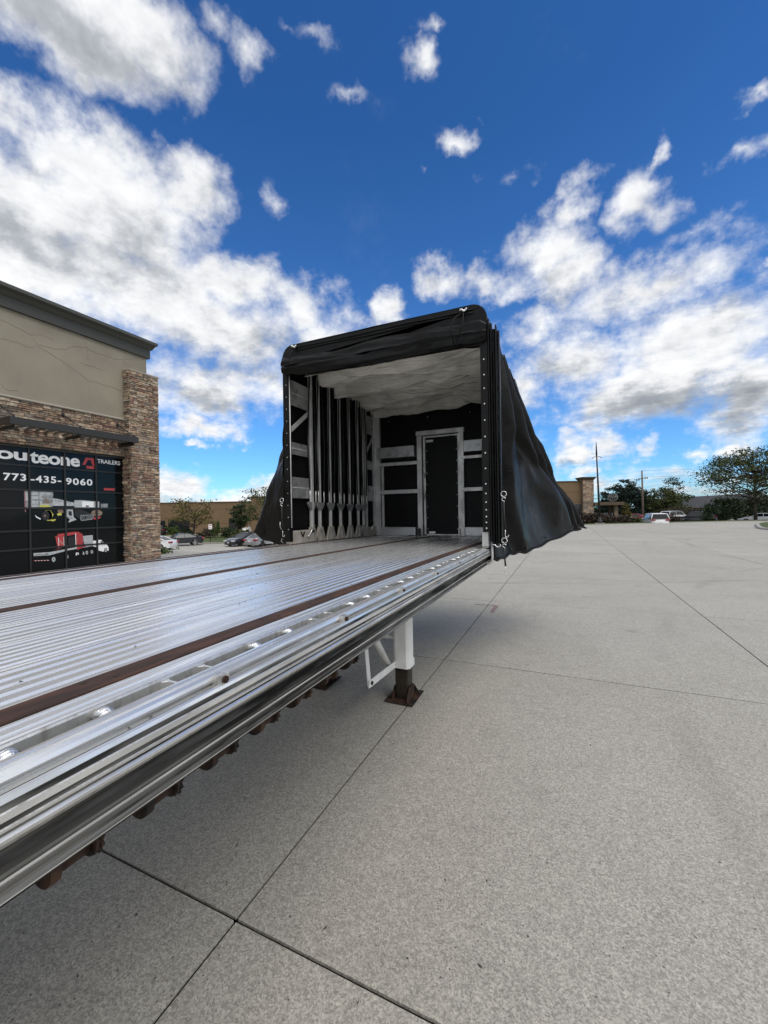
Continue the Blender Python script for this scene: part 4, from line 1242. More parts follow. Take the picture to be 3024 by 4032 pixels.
# canopy
CX0 = -15.35
mb = MB(); mb.box(CX0 - .03, CX0, 6.63, 10.70, 4.80, 5.03); mb.box(CX0 - .12, CX0 - .03, 6.66, 10.67, 4.80, 4.815); mb.box(CX0 - .12, CX0 - .03, 6.66, 10.67, 5.01, 5.03)
cn = part('canopy', mb, M['bronze'], SB, bevel=.004)
part('end_plate', MB().box(WX + .05, CX0 - .031, 6.63, 6.66, 4.80, 5.03), M['bronze'], cn); part('end_plate', MB().box(WX + .05, CX0 - .031, 10.67, 10.70, 4.80, 5.03), M['bronze'], cn)
part('seam', MB().box(CX0, CX0 + .003, 8.675, 8.685, 4.80, 5.03), M['polesteel'], cn)
for k in range(14):
    y = 6.9 + k * .28; part('louvre', MB().prism([(y, 4.84), (y + .015, 4.84), (y + .10, 4.95), (y + .085, 4.95)], 'x', WX + .06, CX0 - .12), M['bronze'], cn)
for y in (6.75, 8.62, 10.56):
    mb = MB().tube([(WX + .08, y, 5.60), (CX0 - .06, y, 5.06)], .022, 8); mb.box(WX + .04, WX + .09, y - .05, y + .05, 5.53, 5.67); mb.box(CX0 - .10, CX0 - .03, y - .02, y + .02, 5.03, 5.10)
    part('tie_rod', mb, M['bronze'], cn)
    part('bracket', MB().box(WX + .07, CX0 - .2, y + .04, y + .09, 4.70, 4.80), M['bronze'], cn)

# sectional glass door
GX = -16.6
part('door_void', MB().box(-17.2, GX - .06, 5.2, 10.95, 0.0, 4.33), M['trim'], SB)
cols = [5.50, 6.575, 7.65, 8.725, 9.80, 10.872]
rows = [.03, .86, 1.482, 2.245, 2.86, 3.68, 4.30]
for a, b in zip(cols, cols[1:]):
    for c, d_ in zip(rows, rows[1:]):
        tx = rnd.uniform(-.0025, .0025); mb = MB()
        mb.add([(GX + tx, a, c), (GX - tx, b, c), (GX - tx * .5, b, d_), (GX + tx * .5, a, d_), (GX - .02, a, c), (GX - .02, b, c), (GX - .02, b, d_), (GX - .02, a, d_)],
               [(0, 1, 2, 3), (7, 6, 5, 4), (0, 4, 5, 1), (2, 6, 7, 3), (1, 5, 6, 2), (0, 3, 7, 4)])
        part('pane', mb, M['glassdark'], SB)
for y in cols: part('mullion', MB().box(GX - .03, GX + .045, y - .03, y + .03, 0.0, 4.33), M['muntin'], SB, bevel=.004)
for i, z in enumerate(rows): part('door_rail', MB().box(GX - .03, GX + .038, 5.47, 10.90, z - .03, z + .03), M['muntin'], SB, bevel=.004)
part('door_casing', MB().box(GX - .03, WX + .03, 5.40, 10.90, 4.302, 4.355), M['muntin'], SB)

# lettering, flat vinyl on the panes
VX = GX + .006


def lettering(nm, body, y0, y1, z0, z1, bold=.03, mat='vinylwhite', space=1.0, label=None):
    cu = bpy.data.curves.new('text', 'FONT'); cu.body = body; cu.offset = bold; cu.space_character = space; cu.resolution_u = 6; cu.extrude = .0
    to = bpy.data.objects.new('text', cu); COL.objects.link(to)
    me = bpy.data.meshes.new_from_object(to.evaluated_get(bpy.context.evaluated_depsgraph_get())); bpy.data.objects.remove(to)
    co = np.empty(len(me.vertices) * 3); me.vertices.foreach_get('co', co); co = co.reshape(-1, 3)
    lo, hi = co.min(0), co.max(0)
    u_ = (co[:, 0] - lo[0]) / (hi[0] - lo[0]); v_ = (co[:, 1] - lo[1]) / (hi[1] - lo[1])
    out = np.stack([np.full(len(co), VX), y0 + u_ * (y1 - y0), z0 + v_ * (z1 - z0)], 1)
    me.vertices.foreach_set('co', out.ravel()); me.materials.clear(); me.materials.append(M[mat]); me.update()
    return link(nm, me, SB)


lettering('lettering', 'rou', 6.50, 7.615, 3.845, 4.125, .028, space=.95)
lettering('lettering', 'teone', 7.685, 9.245, 3.79, 4.185, .028, space=.95)
lettering('lettering', 'TRAILERS', 9.865, 10.755, 4.005, 4.165, .012, space=.95)
lettering('phone_number', '773', 6.965, 7.575, 3.155, 3.40, .022, space=1.12)
lettering('phone_number', '-435-', 7.70, 8.62, 3.135, 3.375, .022, space=1.12)
lettering('phone_number', '9060', 8.765, 9.675, 3.11, 3.36, .022, space=1.15)


def poly_yz(mb, pts, m=0, lift=0.0):
    o = len(mb.v); mb.v += [(VX + lift, p[0], p[1]) for p in pts]; mb.f.append(tuple(range(o, o + len(pts)))); mb.m.append(m); mb.s.append(False)


def disc(mb, y, z, ry, rz, m=0, lift=0.0, n=20): poly_yz(mb, [(y + ry * math.cos(2 * PI * i / n), z + rz * math.sin(2 * PI * i / n)) for i in range(n)], m, lift)


mb = MB()   # red A shaped mark
poly_yz(mb, [(9.33, 3.885), (9.455, 4.175), (9.57, 4.175), (9.43, 3.885)])
poly_yz(mb, [(9.47, 4.175), (9.745, 4.175), (9.745, 4.09), (9.53, 4.09)], 0, .0006)
poly_yz(mb, [(9.62, 4.09), (9.745, 4.09), (9.765, 3.885), (9.70, 3.885)], 0, .0012)
poly_yz(mb, [(9.465, 3.865), (9.755, 3.865), (9.745, 3.755), (9.475, 3.755)])
part('logo_mark', mb, M['vinylred'], SB)
mb = MB(); poly_yz(mb, [(10.095, 3.045), (10.525, 3.045), (10.525, 2.955), (10.095, 2.955)]); part('red_label', mb, M['vinylred'], SB)
# printed picture of a flatbed lorry with red tarp cover
T = MB(); LW, LR_, LG, LP, LB, LY, LBr = 0, 1, 2, 3, 4, 5, 6
VM = [M['vinylwhite'], M['vinylred'], M['vinylgrey'], M['vinylpale'], M['vinylblack'], M['vinylyellow'], M['vinylbrown']]
poly_yz(T, [(7.745, .61), (8.22, .59), (8.75, .70), (9.70, .80), (9.70, .885), (8.24, .70), (7.745, .71)], LP)
poly_yz(T, [(7.76, .625), (8.20, .605), (8.20, .64), (7.76, .66)], LG, .001)
for k in range(3): disc(T, 7.87 + k * .055, .655, .012, .014, LR_, .002, 8)
for k in range(3): disc(T, 8.09 + k * .035, .65, .014, .016, LB, .002, 8)
poly_yz(T, [(8.40, 1.26), (8.47, .80), (8.36, .76), (8.66, .83), (8.68, 1.22)], LR_, .001)
poly_yz(T, [(8.46, 1.30), (8.52, 1.325), (9.02, 1.375), (9.16, 1.36), (9.30, 1.27), (9.02, 1.27), (8.70, 1.23), (8.48, 1.24)], LR_, .002)
poly_yz(T, [(9.05, 1.36), (9.30, 1.28), (9.31, 1.0), (9.41, .80), (9.10, .70), (9.08, 1.0)], LR_, .001)
M['vinyldkred'] = material('dark_red_vinyl', (.22, .018, .022), .5); VM.append(M['vinyldkred'])  # darker red of the print
for k in range(5): poly_yz(T, [(9.12 + .04 * k, 1.29), (9.13 + .04 * k, 1.29), (9.17 + .052 * k, .78), (9.155 + .052 * k, .77)], 7, .002)
poly_yz(T, [(8.49, 1.20), (8.505, 1.20), (8.515, .82), (8.50, .82)], LW, .003)
poly_yz(T, [(8.66, 1.22), (8.675, 1.22), (8.68, .84), (8.665, .84)], LW, .003)
poly_yz(T, [(8.52, 1.08), (8.65, .93), (8.65, .955), (8.52, 1.105)], LP, .003)
poly_yz(T, [(9.045, 1.32), (9.065, 1.32), (9.075, .80), (9.055, .80)], LW, .003)
poly_yz(T, [(8.80, 1.20), (9.04, 1.21), (9.05, .84), (8.82, .82)], LB, .003)
poly_yz(T, [(9.305, 1.20), (9.655, 1.215), (9.665, .88), (9.31, .87)], LP, .001)
for k in range(8): poly_yz(T, [(9.33 + .042 * k, 1.19), (9.342 + .042 * k, 1.19), (9.342 + .042 * k, .90), (9.33 + .042 * k, .90)], LG, .002)
for y, z, r in ((8.336, .43, .070), (8.765, .475, .056), (9.434, .565, .055), (9.612, .575, .055), (10.13, .592, .060)):
    disc(T, y, z, r, r * 1.55, LB, .003); disc(T, y, z, r * .78, r * 1.2, LP, .004); disc(T, y, z, r * .45, r * .7, LG, .005); disc(T, y, z, r * .18, r * .28, LB, .006)
poly_yz(T, [(9.66, .99), (9.84, 1.0), (9.84, .72), (9.66, .78)], LW, .001)
poly_yz(T, [(9.835, 1.02), (9.98, 1.00), (10.02, .86), (10.18, .80), (10.235, .70), (10.24, .56), (10.20, .56), (10.17, .66), (10.08, .67), (10.05, .54), (9.86, .60), (9.84, .70)], LW, .002)
poly_yz(T, [(9.93, .96), (9.985, .95), (10.01, .85), (9.95, .86)], LB, .004); poly_yz(T, [(9.815, 1.15), (9.825, 1.15), (9.835, .70), (9.82, .70)], LP, .003)
poly_yz(T, [(10.03, .95), (10.06, .90), (10.11, .80), (10.05, .83)], LG, .004)
poly_yz(T, [(7.745, .460), (8.21, .425), (8.21, .405), (7.745, .440)], LR_, .001)
for k in range(5): poly_yz(T, [(7.78 + .09 * k, .458 - .0068 * k), (7.82 + .09 * k, .455 - .0068 * k), (7.82 + .09 * k, .435 - .0068 * k), (7.78 + .09 * k, .438 - .0068 * k)], LW, .002)
poly_yz(T, [(9.06, .60), (9.09, .60), (9.10, .50), (9.05, .50)], LW, .002); poly_yz(T, [(9.11, .60), (9.14, .60), (9.16, .52), (9.12, .52)], LW, .002); poly_yz(T, [(9.30, .61), (9.33, .61), (9.35, .50), (9.29, .50)], LP, .002)
part('truck_picture', T, VM, SB)
# printed picture of trailer equipment
T = MB()
poly_yz(T, [(7.51, 2.87), (8.33, 2.86), (8.36, 2.83), (8.345, 2.30), (7.70, 2.26), (7.56, 2.25), (7.55, 2.12), (7.53, 2.12)], LG)
for k, (a, b, c, d_) in enumerate(((7.72, 7.90, 2.83, 2.70), (7.72, 7.90, 2.66, 2.55), (7.72, 7.90, 2.50, 2.40), (7.72, 7.90, 2.36, 2.29), (7.54, 7.64, 2.83, 2.5), (7.96, 8.30, 2.82, 2.55), (7.96, 8.22, 2.5, 2.34))):
    poly_yz(T, [(a, c), (b, c), (b, d_), (a, d_)], LP, .001)
poly_yz(T, [(7.52, 2.86), (7.535, 2.86), (7.56, 2.14), (7.54, 2.14)], LR_, .002)
for k in range(16): poly_yz(T, [(7.97 + rnd.random() * .3, 2.4 + rnd.random() * .38)] * 1 + [(8.0 + rnd.random() * .33, 2.4 + rnd.random() * .38), (8.0 + rnd.random() * .3, 2.36 + rnd.random() * .38)], LBr if k % 3 == 0 else LG, .002 + k * .0001)
poly_yz(T, [(8.34, 2.60), (8.50, 2.58), (9.03, 2.45), (9.03, 2.33), (8.34, 2.33)], LP, .001)
for k in range(4): poly_yz(T, [(8.36 + .15 * k, 2.55 - .02 * k), (8.47 + .15 * k, 2.535 - .02 * k), (8.47 + .15 * k, 2.50 - .02 * k), (8.36 + .15 * k, 2.515 - .02 * k)], LG, .002)
poly_yz(T, [(9.035, 2.54), (9.30, 2.55), (9.915, 2.50), (9.91, 2.27), (9.04, 2.27)], LP, .002)
poly_yz(T, [(9.30, 2.51), (9.70, 2.49), (9.70, 2.29), (9.30, 2.29)], LW, .003); poly_yz(T, [(9.42, 2.35), (9.53, 2.35), (9.53, 2.30), (9.42, 2.30)], LB, .004)
poly_yz(T, [(9.97, 2.42), (10.24, 2.43), (10.24, 2.26), (9.97, 2.26)], LG, .001)
disc(T, 8.20, 1.99, .12, .19, LY, .002); disc(T, 8.12, 1.98, .115, .17, LB, .003); disc(T, 8.10, 1.98, .03, .045, LBr, .004)
poly_yz(T, [(8.12, 2.17), (8.27, 2.17), (8.36, 2.02), (8.28, 1.85), (8.20, 1.82)], LY, .002); poly_yz(T, [(8.20, 1.83), (8.43, 1.86), (8.42, 1.82), (8.34, 1.78)], LY, .003)
poly_yz(T, [(7.90, 2.30), (7.98, 2.36), (8.20, 2.36), (8.30, 2.30), (8.10, 2.28)], LY, .004); poly_yz(T, [(8.46, 2.05), (8.60, 2.09), (8.62, 2.00), (8.50, 1.97)], LY, .002)
poly_yz(T, [(7.80, 2.02), (7.86, 1.96), (7.98, 1.88), (7.96, 1.85), (7.84, 1.93)], LW, .002); poly_yz(T, [(8.48, 2.20), (8.66, 2.20), (8.68, 2.08), (8.50, 2.08)], LBr, .001)
poly_yz(T, [(8.77, 2.21), (8.98, 2.21), (9.00, 1.92), (9.10, 1.82), (8.82, 1.72), (8.88, 1.84), (8.76, 1.95)], LP, .002); poly_yz(T, [(8.83, 2.14), (8.94, 2.13), (8.95, 1.96), (8.84, 1.99)], LB, .003); poly_yz(T, [(8.82, 1.94), (8.95, 1.88), (8.95, 1.86), (8.82, 1.92)], LB, .003)
poly_yz(T, [(9.04, 2.20), (9.25, 2.21), (9.68, 2.00), (9.69, 1.86), (9.30, 1.78), (9.02, 1.98)], LB, .003)
poly_yz(T, [(9.24, 1.98), (9.66, 2.00), (9.69, 1.96), (9.69, 1.86), (9.64, 1.82), (9.27, 1.775), (9.235, 1.82)], LP, .004); poly_yz(T, [(9.255, 1.965), (9.65, 1.985), (9.675, 1.95), (9.675, 1.87), (9.63, 1.84), (9.28, 1.795), (9.25, 1.83)], LB, .005)
disc(T, 9.33, 1.885, .055, .06, LG, .006); disc(T, 9.33, 1.885, .04, .045, LB, .007)
for y in (9.49, 9.60):
    poly_yz(T, [(y - .04, 1.94), (y + .04, 1.94), (y + .04, 1.85), (y - .04, 1.85)], LP, .006); poly_yz(T, [(y - .03, 1.93), (y + .03, 1.93), (y + .03, 1.86), (y - .03, 1.86)], LB, .007)
disc(T, 9.82, 2.06, .21, .13, LBr, .001)
for k in range(40):
    a = rnd.uniform(0, 2 * PI); r = rnd.random() ** .5; disc(T, 9.82 + .19 * r * math.cos(a), 2.06 + .115 * r * math.sin(a), .012, .012, rnd.choice((LG, LB, LP, LBr)), .002 + k * .0001, 6)
poly_yz(T, [(9.66, 1.86), (9.80, 1.93), (9.98, 1.90), (9.90, 1.84), (9.74, 1.80)], LR_, .008)
part('equipment_picture', T, VM, SB)


# ================================================================== vehicles
M['carglass'] = material('car_glass', (.010, .012, .014), .05, 0, .6)
M['tyre'] = material('tyre', (.012, .012, .012), .8)
M['alloy'] = material('alloy_rim', (.55, .56, .57), .3, .8)
M['rimdark'] = material('dark_rim', (.03, .03, .03), .4, .5)
M['headlamp'] = material('headlamp', (.60, .62, .64), .12, 0, .6)
M['taillamp'] = material('tail_lamp', (.30, .012, .015), .2, 0, .6)
M['platewhite'] = material('number_plate', (.60, .60, .62), .5)
M['cartrim'] = material('car_trim', (.015, .015, .015), .5)


def paint(name, c, metal=.0): return material(name, c, .25, metal, .5, coat=.6)


M['p_black'] = paint('black_paint', (.012, .014, .020)); M['p_white'] = paint('car_white', (.72, .73, .74)); M['p_silver'] = paint('silver_paint', (.30, .31, .33), .35)
M['p_dark'] = paint('dark_navy_paint', (.007, .010, .016)); M['p_grey'] = paint('grey_paint', (.12, .13, .15), .3); M['p_red'] = paint('red_paint', (.30, .02, .03))
KIND = {  # length, width, height, ground clearance, hood height, belt, cowl from nose, windscreen top, rear roof end, deck start, deck height
    'sedan': dict(L=4.85, W=1.84, H=1.44, cowl=1.35, wt=2.15, rt=3.35, dk=4.25, belt=.94, hood=.78, deck=1.02),
    'coupe': dict(L=4.70, W=1.80, H=1.38, cowl=1.40, wt=2.20, rt=3.05, dk=4.10, belt=.90, hood=.76, deck=.98),
    'suv': dict(L=4.65, W=1.86, H=1.70, cowl=1.10, wt=1.75, rt=4.10, dk=4.55, belt=1.06, hood=.98, deck=1.08),
    'van': dict(L=5.15, W=1.98, H=1.76, cowl=.95, wt=1.85, rt=4.80, dk=5.10, belt=1.04, hood=.95, deck=1.06)}


def make_car(name, label, kind, pm, loc, heading, rim='alloy', group=None, catg='car'):
    k = KIND[kind]; Lc, Wc, Hc = k['L'], k['W'], k['H']
    t = thing(name, label, catg, loc, math.atan2(-heading[0], heading[1]), group)
    yf = Lc / 2
    Y = lambda d_: yf - d_           # distance back from the nose
    wr = .33; fa, ra = Y(.92), Y(Lc - 1.05)
    g0 = .20

    def arch(yc, up=True):
        return [(yc + (wr + .055) * math.cos(a), .33 + (wr + .055) * math.sin(a)) for a in np.linspace(0, PI, 9)]
    low = [(Y(.12), g0)] + [(p[0], max(g0, p[1])) for p in arch(fa)] + [(p[0], max(g0, p[1])) for p in arch(ra)] + [(Y(Lc - .15), g0 + .06), (Y(Lc - .02), .48), (Y(Lc - .0), .62), (Y(Lc - .06), k['deck'] - .10), (Y(Lc - .14), k['deck'])]
    top = [(Y(k['dk']), k['deck'] + .0), (Y(k['rt'] + .3), k['belt'] + .04), (Y(k['cowl'] + .1), k['belt'] + .01), (Y(k['cowl']), k['belt'] - .01), (Y(k['cowl'] * .5), (k['belt'] + k['hood']) / 2 + .01), (Y(.22), k['hood'] - .06), (Y(.04), k['hood'] - .18), (Y(0), .50), (Y(.05), .30)]
    prof = low + top
    secs = [(-Wc / 2 + .02, .93), (-Wc / 2, 1.0), (Wc / 2, 1.0), (Wc / 2 - .02, .93)]
    mb = MB(); n = len(prof)
    xs_ = [-Wc / 2, -Wc / 2 + .07, -Wc / 2 + .30, 0, Wc / 2 - .30, Wc / 2 - .07, Wc / 2]
    tap = [.0, .04, .10, .12, .10, .04, .0]      # plan view rounding of nose and tail
    for x, tp in zip(xs_, tap):
        for (y, z) in prof:
            e_ = max(0, abs(y) - (yf - .75)) / .75
            yy = y - math.copysign((.12 - tp) * 1.6 * e_, y)
            zz = z - (.035 if abs(x) > Wc / 2 - .01 and z > .75 else 0)
            xx = x * (1 - .10 * e_ ** 2)
            mb.v.append((xx, yy, zz))
    for s_ in range(len(xs_) - 1):
        for i in range(n):
            j_ = (i + 1) % n
            mb.f.append((s_ * n + i, s_ * n + j_, (s_ + 1) * n + j_, (s_ + 1) * n + i)); mb.m.append(0); mb.s.append(True)
    mb.f.append(tuple(range(n))); mb.m.append(0); mb.s.append(False)
    mb.f.append(tuple(range((len(xs_) - 1) * n, len(xs_) * n))[::-1]); mb.m.append(0); mb.s.append(False)
    body = part('body', mb, M[pm], t, world=False)
    md = body.modifiers.new('es', 'EDGE_SPLIT'); md.split_angle = rad(38)
    # glasshouse
    wb, wt_ = Wc / 2 - .07, Wc / 2 - .26
    bel = k['belt'] - .02; Hh = Hc - .03
    gh = [(Y(k['cowl'] + .02), bel, wb), (Y(k['wt']), Hh - .01, wt_), (Y((k['wt'] + k['rt']) / 2), Hh + .01, wt_), (Y(k['rt']), Hh - .03, wt_), (Y(min(k['dk'] + .02, Lc - .12)), bel + .04, wb)]
    mb = MB(); m_ = len(gh)
    for sgn in (-1, 1):
        for (y, z, w_) in gh: mb.v.append((sgn * w_, y, z))
    mb.f.append(tuple(range(m_))); mb.f.append(tuple(range(m_, 2 * m_))[::-1]); mb.m += [0, 0]; mb.s += [False, False]
    for i in range(m_):
        j_ = (i + 1) % m_; mb.f.append((i, j_, m_ + j_, m_ + i)); mb.m.append(0); mb.s.append(False)
    part('windows', mb, M['carglass'], t, world=False)
    mb = MB()
    rf = [(Y(k['wt'] - .04), Hh - .02), (Y(k['wt'] + .05), Hh + .018), (Y((k['wt'] + k['rt']) / 2), Hh + .035), (Y(k['rt'] - .05), Hh + .0), (Y(k['rt'] + .06), Hh - .05)]
    for sgn, zo in ((-1, -.02), (-.8, .0), (.8, .0), (1, -.02)):
        for (y, z) in rf: mb.v.append((sgn * (wt_ + .025), y, z + zo))
    for s_ in range(3):
        for i in range(4):
            a = s_ * 5 + i; mb.f.append((a, a + 1, a + 6, a + 5)); mb.m.append(0); mb.s.append(True)
    part('roof', mb, M[pm], t, world=False, solid=.03)
    for sgn in (-1, 1):
        pl = MB()
        pl.tube([(sgn * (wb + .012), Y(k['cowl'] - .02), bel), (sgn * (wt_ + .015), Y(k['wt']), Hh - .01)], .035, 6)
        pl.tube([(sgn * (wb + .012), Y(min(k['dk'] + .04, Lc - .10)), bel + .03), (sgn * (wt_ + .012), Y(k['rt']), Hh - .03)], .05, 6)
        pl.tube([(sgn * (wb + .002), Y((k['wt'] + k['rt']) / 2), bel), (sgn * (wt_ + .006), Y((k['wt'] + k['rt']) / 2 - .02), Hh)], .025, 6)
        part('pillar', pl, M[pm] if kind != 'coupe' else M[pm], t, world=False)
        mr_ = MB(); mr_.box(*sorted((sgn * (Wc / 2 - .02), sgn * (Wc / 2 + .14))), Y(k['cowl'] + .45), Y(k['cowl'] + .32), bel + .02, bel + .14); part('mirror', mr_, M[pm], t, world=False, bevel=.02)
        hl = MB(); hx = sorted((sgn * (Wc / 2 - .50), sgn * (Wc / 2 - .10))); hl.box(hx[0], hx[1], Y(.30), Y(.035), k['hood'] - .21, k['hood'] - .08); part('headlight', hl, M['headlamp'], t, world=False, bevel=.03)
        tl = MB(); hx = sorted((sgn * (Wc / 2 - .48), sgn * (Wc / 2 - .05)))
        if kind in ('suv', 'van'): tl.box(hx[0], hx[1], Y(Lc - .005), Y(Lc - .35), k['deck'] - .16, k['deck'] - .0)
        else: tl.box(hx[0], hx[1], Y(Lc - .00), Y(Lc - .28), k['deck'] - .26, k['deck'] - .10)
        part('tail_light', tl, M['taillamp'], t, world=False, bevel=.02)
        for yc in (fa, ra):
            w_ = MB(); x0 = sgn * (Wc / 2 - .015); x1 = sgn * (Wc / 2 - .225)
            w_.tube([(x1, yc, .33), ((x0 + x1) / 2 - sgn * .06, yc, .33), ((x0 + x1) / 2 + sgn * .07, yc, .33), (x0, yc, .33)], [wr - .02, wr, wr, wr - .025], 22)
            wh = part('wheel', w_, M['tyre'], t, world=False)
            r_ = MB(); r_.tube([(x0 - sgn * .005, yc, .33), (x0 + sgn * .004, yc, .33)], .225, 20, 1)
            for q_ in range(5):
                a = q_ * 2 * PI / 5 + .3; c, s2 = math.cos(a), math.sin(a)
                r_.add([(x0 + sgn * .012, yc + c * .03 - s2 * .035, .33 + s2 * .03 + c * .035), (x0 + sgn * .012, yc + c * .03 + s2 * .035, .33 + s2 * .03 - c * .035),
                        (x0 + sgn * .012, yc + c * .22 + s2 * .03, .33 + s2 * .22 - c * .03), (x0 + sgn * .012, yc + c * .22 - s2 * .03, .33 + s2 * .22 + c * .03)], [(0, 1, 2, 3)], 0)
            r_.tube(ring_pts((x0 + sgn * .006, yc, .33), .225, 20, 'x'), .012, 4, 0)
            part('rim', r_, [M[rim], M['rimdark']], wh, world=False)
    gr = MB(); gr.box(-.45, .45, Y(.06), Y(-.004), .42, k['hood'] - .22); part('grille', gr, M['cartrim'], t, world=False, bevel=.03)
    gr = MB(); gr.box(-.60, .60, Y(.06), Y(-.006), .25, .36); part('lower_intake', gr, M['cartrim'], t, world=False, bevel=.02)
    np_ = MB(); np_.box(-.16, .16, Y(-.004), Y(-.012), .40, .52); np_.box(-.16, .16, Y(Lc + .012), Y(Lc + .0), .60, .73); part('number_plate', np_, M['platewhite'], t, world=False)
    dl = MB()
    for sgn in (-1, 1):
        for yy in (Y(k['cowl'] + .25), Y((k['wt'] + k['rt']) / 2), Y(k['rt'] + .15)):
            dl.box(*sorted((sgn * (Wc / 2 + .001), sgn * (Wc / 2 - .01))), yy - .006, yy + .006, .30, k['belt'] - .03)
        dl.box(*sorted((sgn * (Wc / 2 + .003), sgn * (Wc / 2 - .01))), Y(1.45), Y(Lc - 1.6), .20, .25)
    part('door_gap', dl, M['cartrim'], t, world=False)
    return t


def zr(p, z): p = Vector(p); p.z = z; return p


GL = 'cars in the left hand car park'; GR = 'cars in the lower car park beyond the verge'
c0 = at(840, 2146, Z=-1.65)
c = at(712, 2149, Z=-1.65)
make_car('parked_car', 'black sedan seen side-on with silver five-spoke wheels, left of the grass patch', 'sedan', 'p_dark', (c.x, c.y, -1.65), (-.52, -.855), 'alloy', GL)
c = at(905, 2150, Z=-1.65)
make_car('parked_car', 'dark sedan facing the camera with bright headlights and black wheels', 'sedan', 'p_black', (c.x + 1.0, c.y + 1.4, -1.65), (-.10, -.995), 'rimdark', GL)
c = at(985, 2153, Z=-1.65)
make_car('parked_car', 'silver coupe seen from behind next to the dark sedan, under the tarp corner', 'coupe', 'p_silver', (c.x + .3, c.y + 1.6, -1.65), (-.12, .99), 'rimdark', GL)
c = at(596, 2165, Z=-1.55)
make_car('parked_car', 'white sedan mostly hidden by the stone pillar, only its tail showing', 'sedan', 'p_white', (c.x, c.y, -1.60), (-.9, -.42), 'alloy', GL)
c = at(615, 2108, Z=-1.65)
make_car('parked_car', 'dark people carrier right beside the stone pillar edge, behind the black sedan', 'van', 'p_dark', (c.x - 1, c.y, -1.65), (-.9, -.4), 'alloy', GL)
c = at(712, 2092, Z=-1.65)
make_car('parked_car', 'white SUV far back, just left of the first tree trunk', 'suv', 'p_white', (c.x, c.y, -1.65), (-.75, -.65), 'alloy', GL)
c = at(785, 2096, Z=-1.65)
make_car('parked_car', 'silver grey SUV far back, just right of the first tree trunk', 'suv', 'p_silver', (c.x, c.y, -1.65), (-.75, -.65), 'alloy', GL)
c = at(1000, 2098, Z=-1.65)
make_car('parked_car', 'white SUV parked behind bushes at the edge of the left tarp wall', 'suv', 'p_white', (c.x, c.y, -1.65), (-.6, -.8), 'alloy', GL)
Zr = -.64
c = at(2578, 2040, d=50.5)
make_car('parked_car', 'white minivan seen from behind, nearest car beyond the verge', 'van', 'p_white', (c.x, c.y, Zr + .05), (-.06, .998), 'alloy', GR)
c = at(2655, 2040, d=66)
make_car('parked_car', 'white SUV just right of the white minivan and partly behind it', 'suv', 'p_white', (c.x, c.y, -.45), (.75, .66), 'alloy', GR)
c = at(2742, 2040, d=58)
make_car('parked_car', 'black SUV facing left with its rear end behind the round dark bush', 'suv', 'p_black', (c.x, c.y, Zr + .1), (-.95, .30), 'rimdark', GR)
c = at(2995, 2040, d=57.5)
make_car('parked_car', 'white sedan facing left behind the trunk of the big tree', 'sedan', 'p_white', (c.x, c.y, Zr + .02), (-.93, .36), 'alloy', GR)
c = at(2490, 2040, d=66)
make_car('parked_car', 'red car behind brush with its red tail lamp showing, left of the utility pole', 'sedan', 'p_red', (c.x, c.y, -.55), (-.93, .36), 'alloy', GR)
c = at(2435, 2040, d=60)
make_car('parked_car', 'dark grey sedan behind low purple shrubs near the stone porch column', 'sedan', 'p_grey', (c.x, c.y, -.55), (-.9, .43), 'alloy', GR)
c = at(2368, 2040, d=66)
make_car('parked_car', 'dark grey car behind the shrubs below the porch roof', 'suv', 'p_grey', (c.x, c.y, -.62), (-.9, .43), 'alloy', GR)


# ================================================================== trees and shrubs
def leaf_mesh(name, C, size, mat, flat=.5, seed=0, ar=1.7):
    rs = np.random.RandomState(seed); n = len(C)
    nrm = rs.normal(size=(n, 3)); nrm[:, 2] += flat * 2; nrm /= np.linalg.norm(nrm, axis=1)[:, None]
    a = np.cross(nrm, rs.normal(size=(n, 3))); a /= np.linalg.norm(a, axis=1)[:, None]; b = np.cross(nrm, a)
    s_ = size * rs.uniform(.55, 1.25, n)[:, None]
    V = np.stack([C - a * s_ * ar / 2, C - b * s_ / 2, C + a * s_ * ar / 2, C + b * s_ / 2], 1).reshape(-1, 3)
    me = bpy.data.meshes.new(name); me.vertices.add(4 * n); me.vertices.foreach_set('co', V.ravel())
    me.loops.add(4 * n); me.loops.foreach_set('vertex_index', np.arange(4 * n)); me.polygons.add(n)
    me.polygons.foreach_set('loop_start', np.arange(0, 4 * n, 4)); me.polygons.foreach_set('loop_total', np.full(n, 4))
    me.materials.append(mat); me.update(); me.validate(); return me


def crown_points(rs, n, shape, h0, h1, R, lumps, squash=.55, cl=1.0):
    """leaf centres grouped in uneven clumps through the crown's volume; also returns the clump centres"""
    cs = []
    while len(cs) < lumps:
        u = rs.uniform(-1, 1, 3)
        if np.linalg.norm(u) > 1: continue
        t = (u[2] + 1) / 2
        if shape == 'cone': w_ = (1 - t) ** .85 * (.85 + .15 * math.sin(t * 40)) + .04
        elif shape == 'spread': w_ = (math.sin(PI * min(1, (t * .82 + .16))) ** .6)
        else: w_ = 1.0
        if shape in ('cone', 'spread'):
            a = rs.uniform(0, 2 * PI); r = R * w_ * rs.uniform(.2, 1) ** .6
            cs.append((r * math.cos(a), r * math.sin(a), h0 + (h1 - h0) * t))
        else:
            cs.append((u[0] * R, u[1] * R, (h0 + h1) / 2 + u[2] * (h1 - h0) / 2))
    cs = np.array(cs); k = rs.randint(0, lumps, n); sz = cl * R * rs.uniform(.13, .27, lumps)
    off = rs.normal(size=(n, 3)) * sz[k][:, None]; off[:, 2] *= squash
    return cs[k] + off, cs


